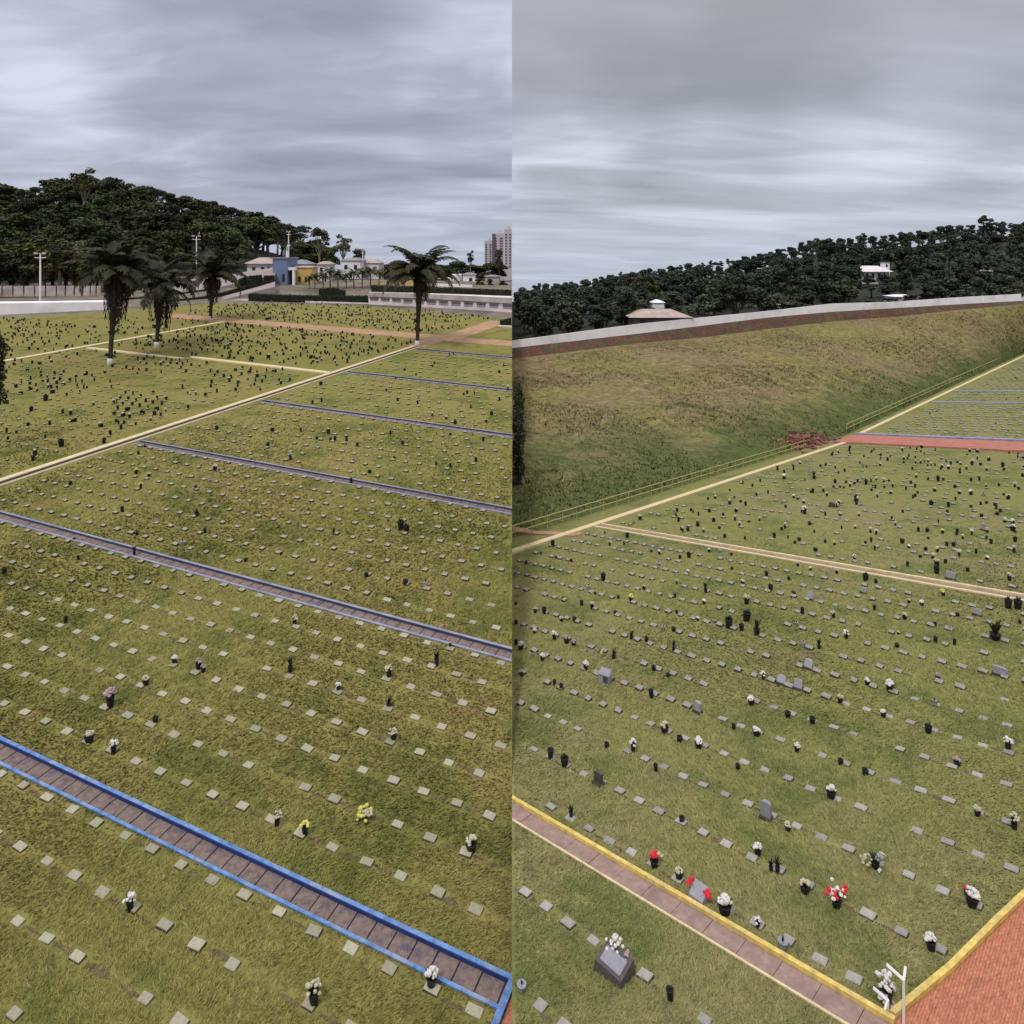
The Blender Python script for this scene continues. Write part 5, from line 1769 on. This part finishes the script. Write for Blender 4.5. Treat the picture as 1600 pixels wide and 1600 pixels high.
# light poles
def light_pole(x, yb, yt, d, head, label, arms=True):
    X, _, zb = at(x, yb, d); zt = CZ - (yt - Y0) / F * d
    r = empty('light_pole', (X, d, zb)); h = zt - zb
    b = MB(); b.tube([(0, 0, -1), (0, 0, h * .6), (0, 0, h)], [.22, .18, .14], 8); b.build('pole', M['white_paint'], r)
    if arms:
        b = MB(); b.box((0, 0, h - .9), (head, .16, .16)); b.build('crossarm', M['white_paint'], r)
        for sx in (-1, 1):
            b = MB(); b.box((sx * head * .36, -.15, h + .05), (head * .30, .5, .42), 0, .8); b.build('lamp_head', M['panel'], r)
    tag(r, label, 'light pole')


light_pole(63, 474, 396, 150, 2.4, 'white light pole with twin heads behind the white wall')
light_pole(307, 430, 369, 200, 2.4, 'pale twin headed light pole among the dark trees')
light_pole(451, 404, 362, 214, 1.2, 'thin light pole above the blue block')
light_pole(567, 410, 391, 226, 1.0, 'short light pole beside the white house')

# ------------------------------------------------------------------ houses in the right woods
def zhouse(x0, x1, yb, yt, d, depth, mat, label, roof, parts=(), over=.6):
    return bldg('house', x0, x1, yb, yt, d, depth, mat, label, parts, roof, 'house', over)


zhouse(1347, 1389, 434, 424.5, 268, 8, M['pink_wall'], 'pale house with a broad light roof half way up the right woods', (M['pink_wall'], 2.2), [('window', 1353, 1357, 433, 427, M['window']), ('window', 1362, 1366, 433, 427, M['window']), ('window', 1372, 1376, 433, 427, M['window']), ('door', 1380, 1383, 434, 426, M['window'])], 1.2)
r = bldg('water_tank_tower', 1382, 1390, 432, 411, 272, 3, M['white_wall'], 'small white tank tower behind the pale house', [('window', 1384, 1387, 417, 413, M['window'])], (M['roof_grey'], 0), 'tank tower', .15)
zhouse(988, 1078, 512, 496, 158, 9, M['dark_conc'], 'low house with a wide pale hipped roof just behind the white wall', (M['roof_tile'], 1.5), [('window', 1000, 1008, 510, 500, M['window']), ('window', 1050, 1060, 508, 499, M['window'])], .7)
zhouse(1020, 1038, 476, 473, 196, 5, M['white_wall'], 'small white roof showing among trees above the pale hipped roof', (M['white_wall'], .7), [], .3)
zhouse(1398, 1436, 472, 463.5, 214, 6, M['white_wall'], 'long narrow white shed roof behind the white wall', (M['white_wall'], .5), [], .4)
zhouse(1533, 1550, 432, 424, 292, 6, M['panel'], 'small grey house half hidden by trees at the right', (M['roof_tile'], 1.4), [('window', 1537, 1541, 430, 426, M['window'])], .5)
zhouse(1204, 1241, 490, 481, 182, 6, M['white_wall'], 'small white house at a low spot behind the white wall', (M['white_wall'], .7), [('window', 1210, 1214, 486, 483, M['window'])], .3)

# ------------------------------------------------------------------ grass blades on the near lawns
def blades(side, count, dmax, m, hmul, name):
    rnd = np.random.default_rng(5 if side == 'L' else 6)
    k = count
    d = 10.5 * (dmax / 10.5) ** rnd.random(k)                  # even share of blades per unit of picture height
    u = rnd.uniform(0, .78, k) * (-1 if side == 'L' else 1)
    # clumps
    cd = rnd.normal(0, .05, (k, 2))
    X = u * d + cd[:, 0]; Y = d + cd[:, 1]
    D, N = (DL, NL) if side == 'L' else (DR, NR)
    t = X * D[0] + Y * D[1]; n = X * N[0] + Y * N[1]
    ok = (X < -.05) if side == 'L' else (X > .05)
    if side == 'L':
        for a, b in NP: ok &= ~((n > a * SL + .03) & (n < b * SL - .16) & (t > -54.3))
        ok &= ~((t > -7.35) & (n < 17.2)) & ~((t < -54.1) & (t > -56.8))
        z = CZ - HL - (AL - Y0) / F * Y - BL * X
    else:
        for a, b in ((EY[0], EY[1]), (47.35, 48.5)): ok &= ~((n > a + .03) & (n < b - .10))
        kx = np.interp(n, [q[1] for q in KX], [q[0] for q in KX]); ok &= (t < kx - .05)
        ok &= t > -37.4
        z = CZ - HR - (AR - Y0) / F * Y - BR * X
    # keep the plates clear
    rows = np.array([r_[0] * SL for r_ in rl]) if side == 'L' else np.array([r_[0] for r_ in rr])
    dn = np.abs(n[:, None] - rows[None, :]).min(1)
    near = dn < (.17 if side == 'L' else .15)
    ok &= ~(near & (rnd.random(k) < .62))
    ri = np.abs(n[:, None] - rows[None, :]).argmin(1)
    sp = SPL if side == 'L' else SPR
    ph = np.array([r_[1] * SL for r_ in rl] if side == 'L' else [r_[1] for r_ in rr])[ri]
    dt = np.abs((t - ph + sp / 2) % sp - sp / 2)
    ci = np.round((t - ph) / sp)
    have = set()
    for nn, tt in KEPT[side]:
        j = int(np.abs(rows - nn).argmin())
        p0 = (rl[j][1] * SL) if side == 'L' else rr[j][1]
        have.add(j * 1000 + int(round((tt - p0) / sp)))
    has = np.isin(ri * 1000 + ci, np.array(sorted(have)))
    ok &= ~(has & (dt < .27) & (dn < .21)) if side == 'L' else ~(has & (dt < .21) & (dn < .17))
    X, Y, z, d = X[ok], Y[ok], z[ok], d[ok]
    fade = rnd.random(len(d)) < np.clip((dmax - d) / (dmax * .45), 0, 1)
    X, Y, z, d = X[fade], Y[fade], z[fade], d[fade]; k = len(X)
    grow = (d / 18.0) ** .75
    h = rnd.uniform(.025, .075, k) * hmul * grow ** .6
    w = rnd.uniform(.011, .024, k) * hmul * grow
    a = rnd.uniform(0, 6.283, k)
    # combed by mowing and wind: leaning shares a slowly turning direction
    ang = 1.2 * np.sin(X * .35 + 1.1 * np.sin(Y * .22)) + .9 * np.cos(Y * .31 - X * .12) + rnd.normal(0, .9, k)
    ln = rnd.uniform(.9, 2.6, k) * h
    tx, ty = np.cos(ang) * ln, np.sin(ang) * ln
    sx, sy = np.cos(a) * w, np.sin(a) * w
    V = np.zeros((k, 3, 3))
    V[:, 0] = np.stack([X - sx, Y - sy, z - .01], 1); V[:, 1] = np.stack([X + sx, Y + sy, z - .01], 1); V[:, 2] = np.stack([X + tx, Y + ty, z + h], 1)
    if side == 'L': V[:, :, 0] = np.minimum(V[:, :, 0], -.004)
    else: V[:, :, 0] = np.maximum(V[:, :, 0], .004)
    o = link(name, np_mesh(name, V.reshape(-1, 3), np.arange(3 * k).reshape(-1, 3), m))
    tag(o, 'short olive grass of the %s lawn' % ('left' if side == 'L' else 'right'), 'grass', None, 'stuff')


blades('L', 330000, 75, M['blade_w'], 1.25, 'grass')
blades('R', 330000, 60, M['blade_e'], 1.0, 'grass')


def field_tufts(name, count, green, m, label):
    rnd = np.random.default_rng(11 if green else 12)
    V = []
    for _ in range(count):
        u = rnd.uniform(.003, .80)
        df = r_fence_d(u); dw = max(r_wall(u)[0], df + 2)
        s_ = rnd.random() ** (1.6 if green else .8)
        if green and s_ > .55 + rnd.normal() * .12: continue
        if not green and s_ < .30 + rnd.normal() * .14: continue
        d = df + (dw - df) * (.02 + .95 * s_)
        X = u * d
        # patches
        if math.sin(X * .21 + 1.7 * math.sin(d * .13)) + math.sin(d * .29 - X * .09) + rnd.normal() * .8 < .1: continue
        z = z_field(X, d)
        for b_ in range(3):
            x0 = max(.02, X + rnd.normal() * .25); y0 = d + rnd.normal() * .25
            h = rnd.uniform(.10, .30); w = rnd.uniform(.05, .13); a = rnd.uniform(0, 6.283)
            sx, sy = math.cos(a) * w, math.sin(a) * w
            lx, ly = rnd.normal() * .22, rnd.normal() * .22
            V.append(((x0 - sx, y0 - sy, z - .12), (x0 + sx, y0 + sy, z - .12), (max(.02, x0 + lx), y0 + ly, z + h)))
    V = np.array(V)
    o = link(name, np_mesh(name, V.reshape(-1, 3), np.arange(len(V) * 3).reshape(-1, 3), m))
    tag(o, label, 'grass', None, 'stuff')


PAL_DRY = ((.15, .12, .05), (.23, .175, .085), (.27, .21, .11), (.20, .13, .07))
PAL_GRN = ((.085, .105, .03), (.12, .135, .04), (.15, .15, .05), (.12, .11, .045))
M['tuft_dry'] = blade_mat('dry rough grass', PAL_DRY)
M['tuft_green'] = blade_mat('green rough grass', PAL_GRN)
field_tufts('rough_grass', 26000, False, M['tuft_dry'], 'dry brown rough grass on the upper slope of the open field')
field_tufts('rough_grass', 15000, True, M['tuft_green'], 'greener rough grass low in the gully by the railing')
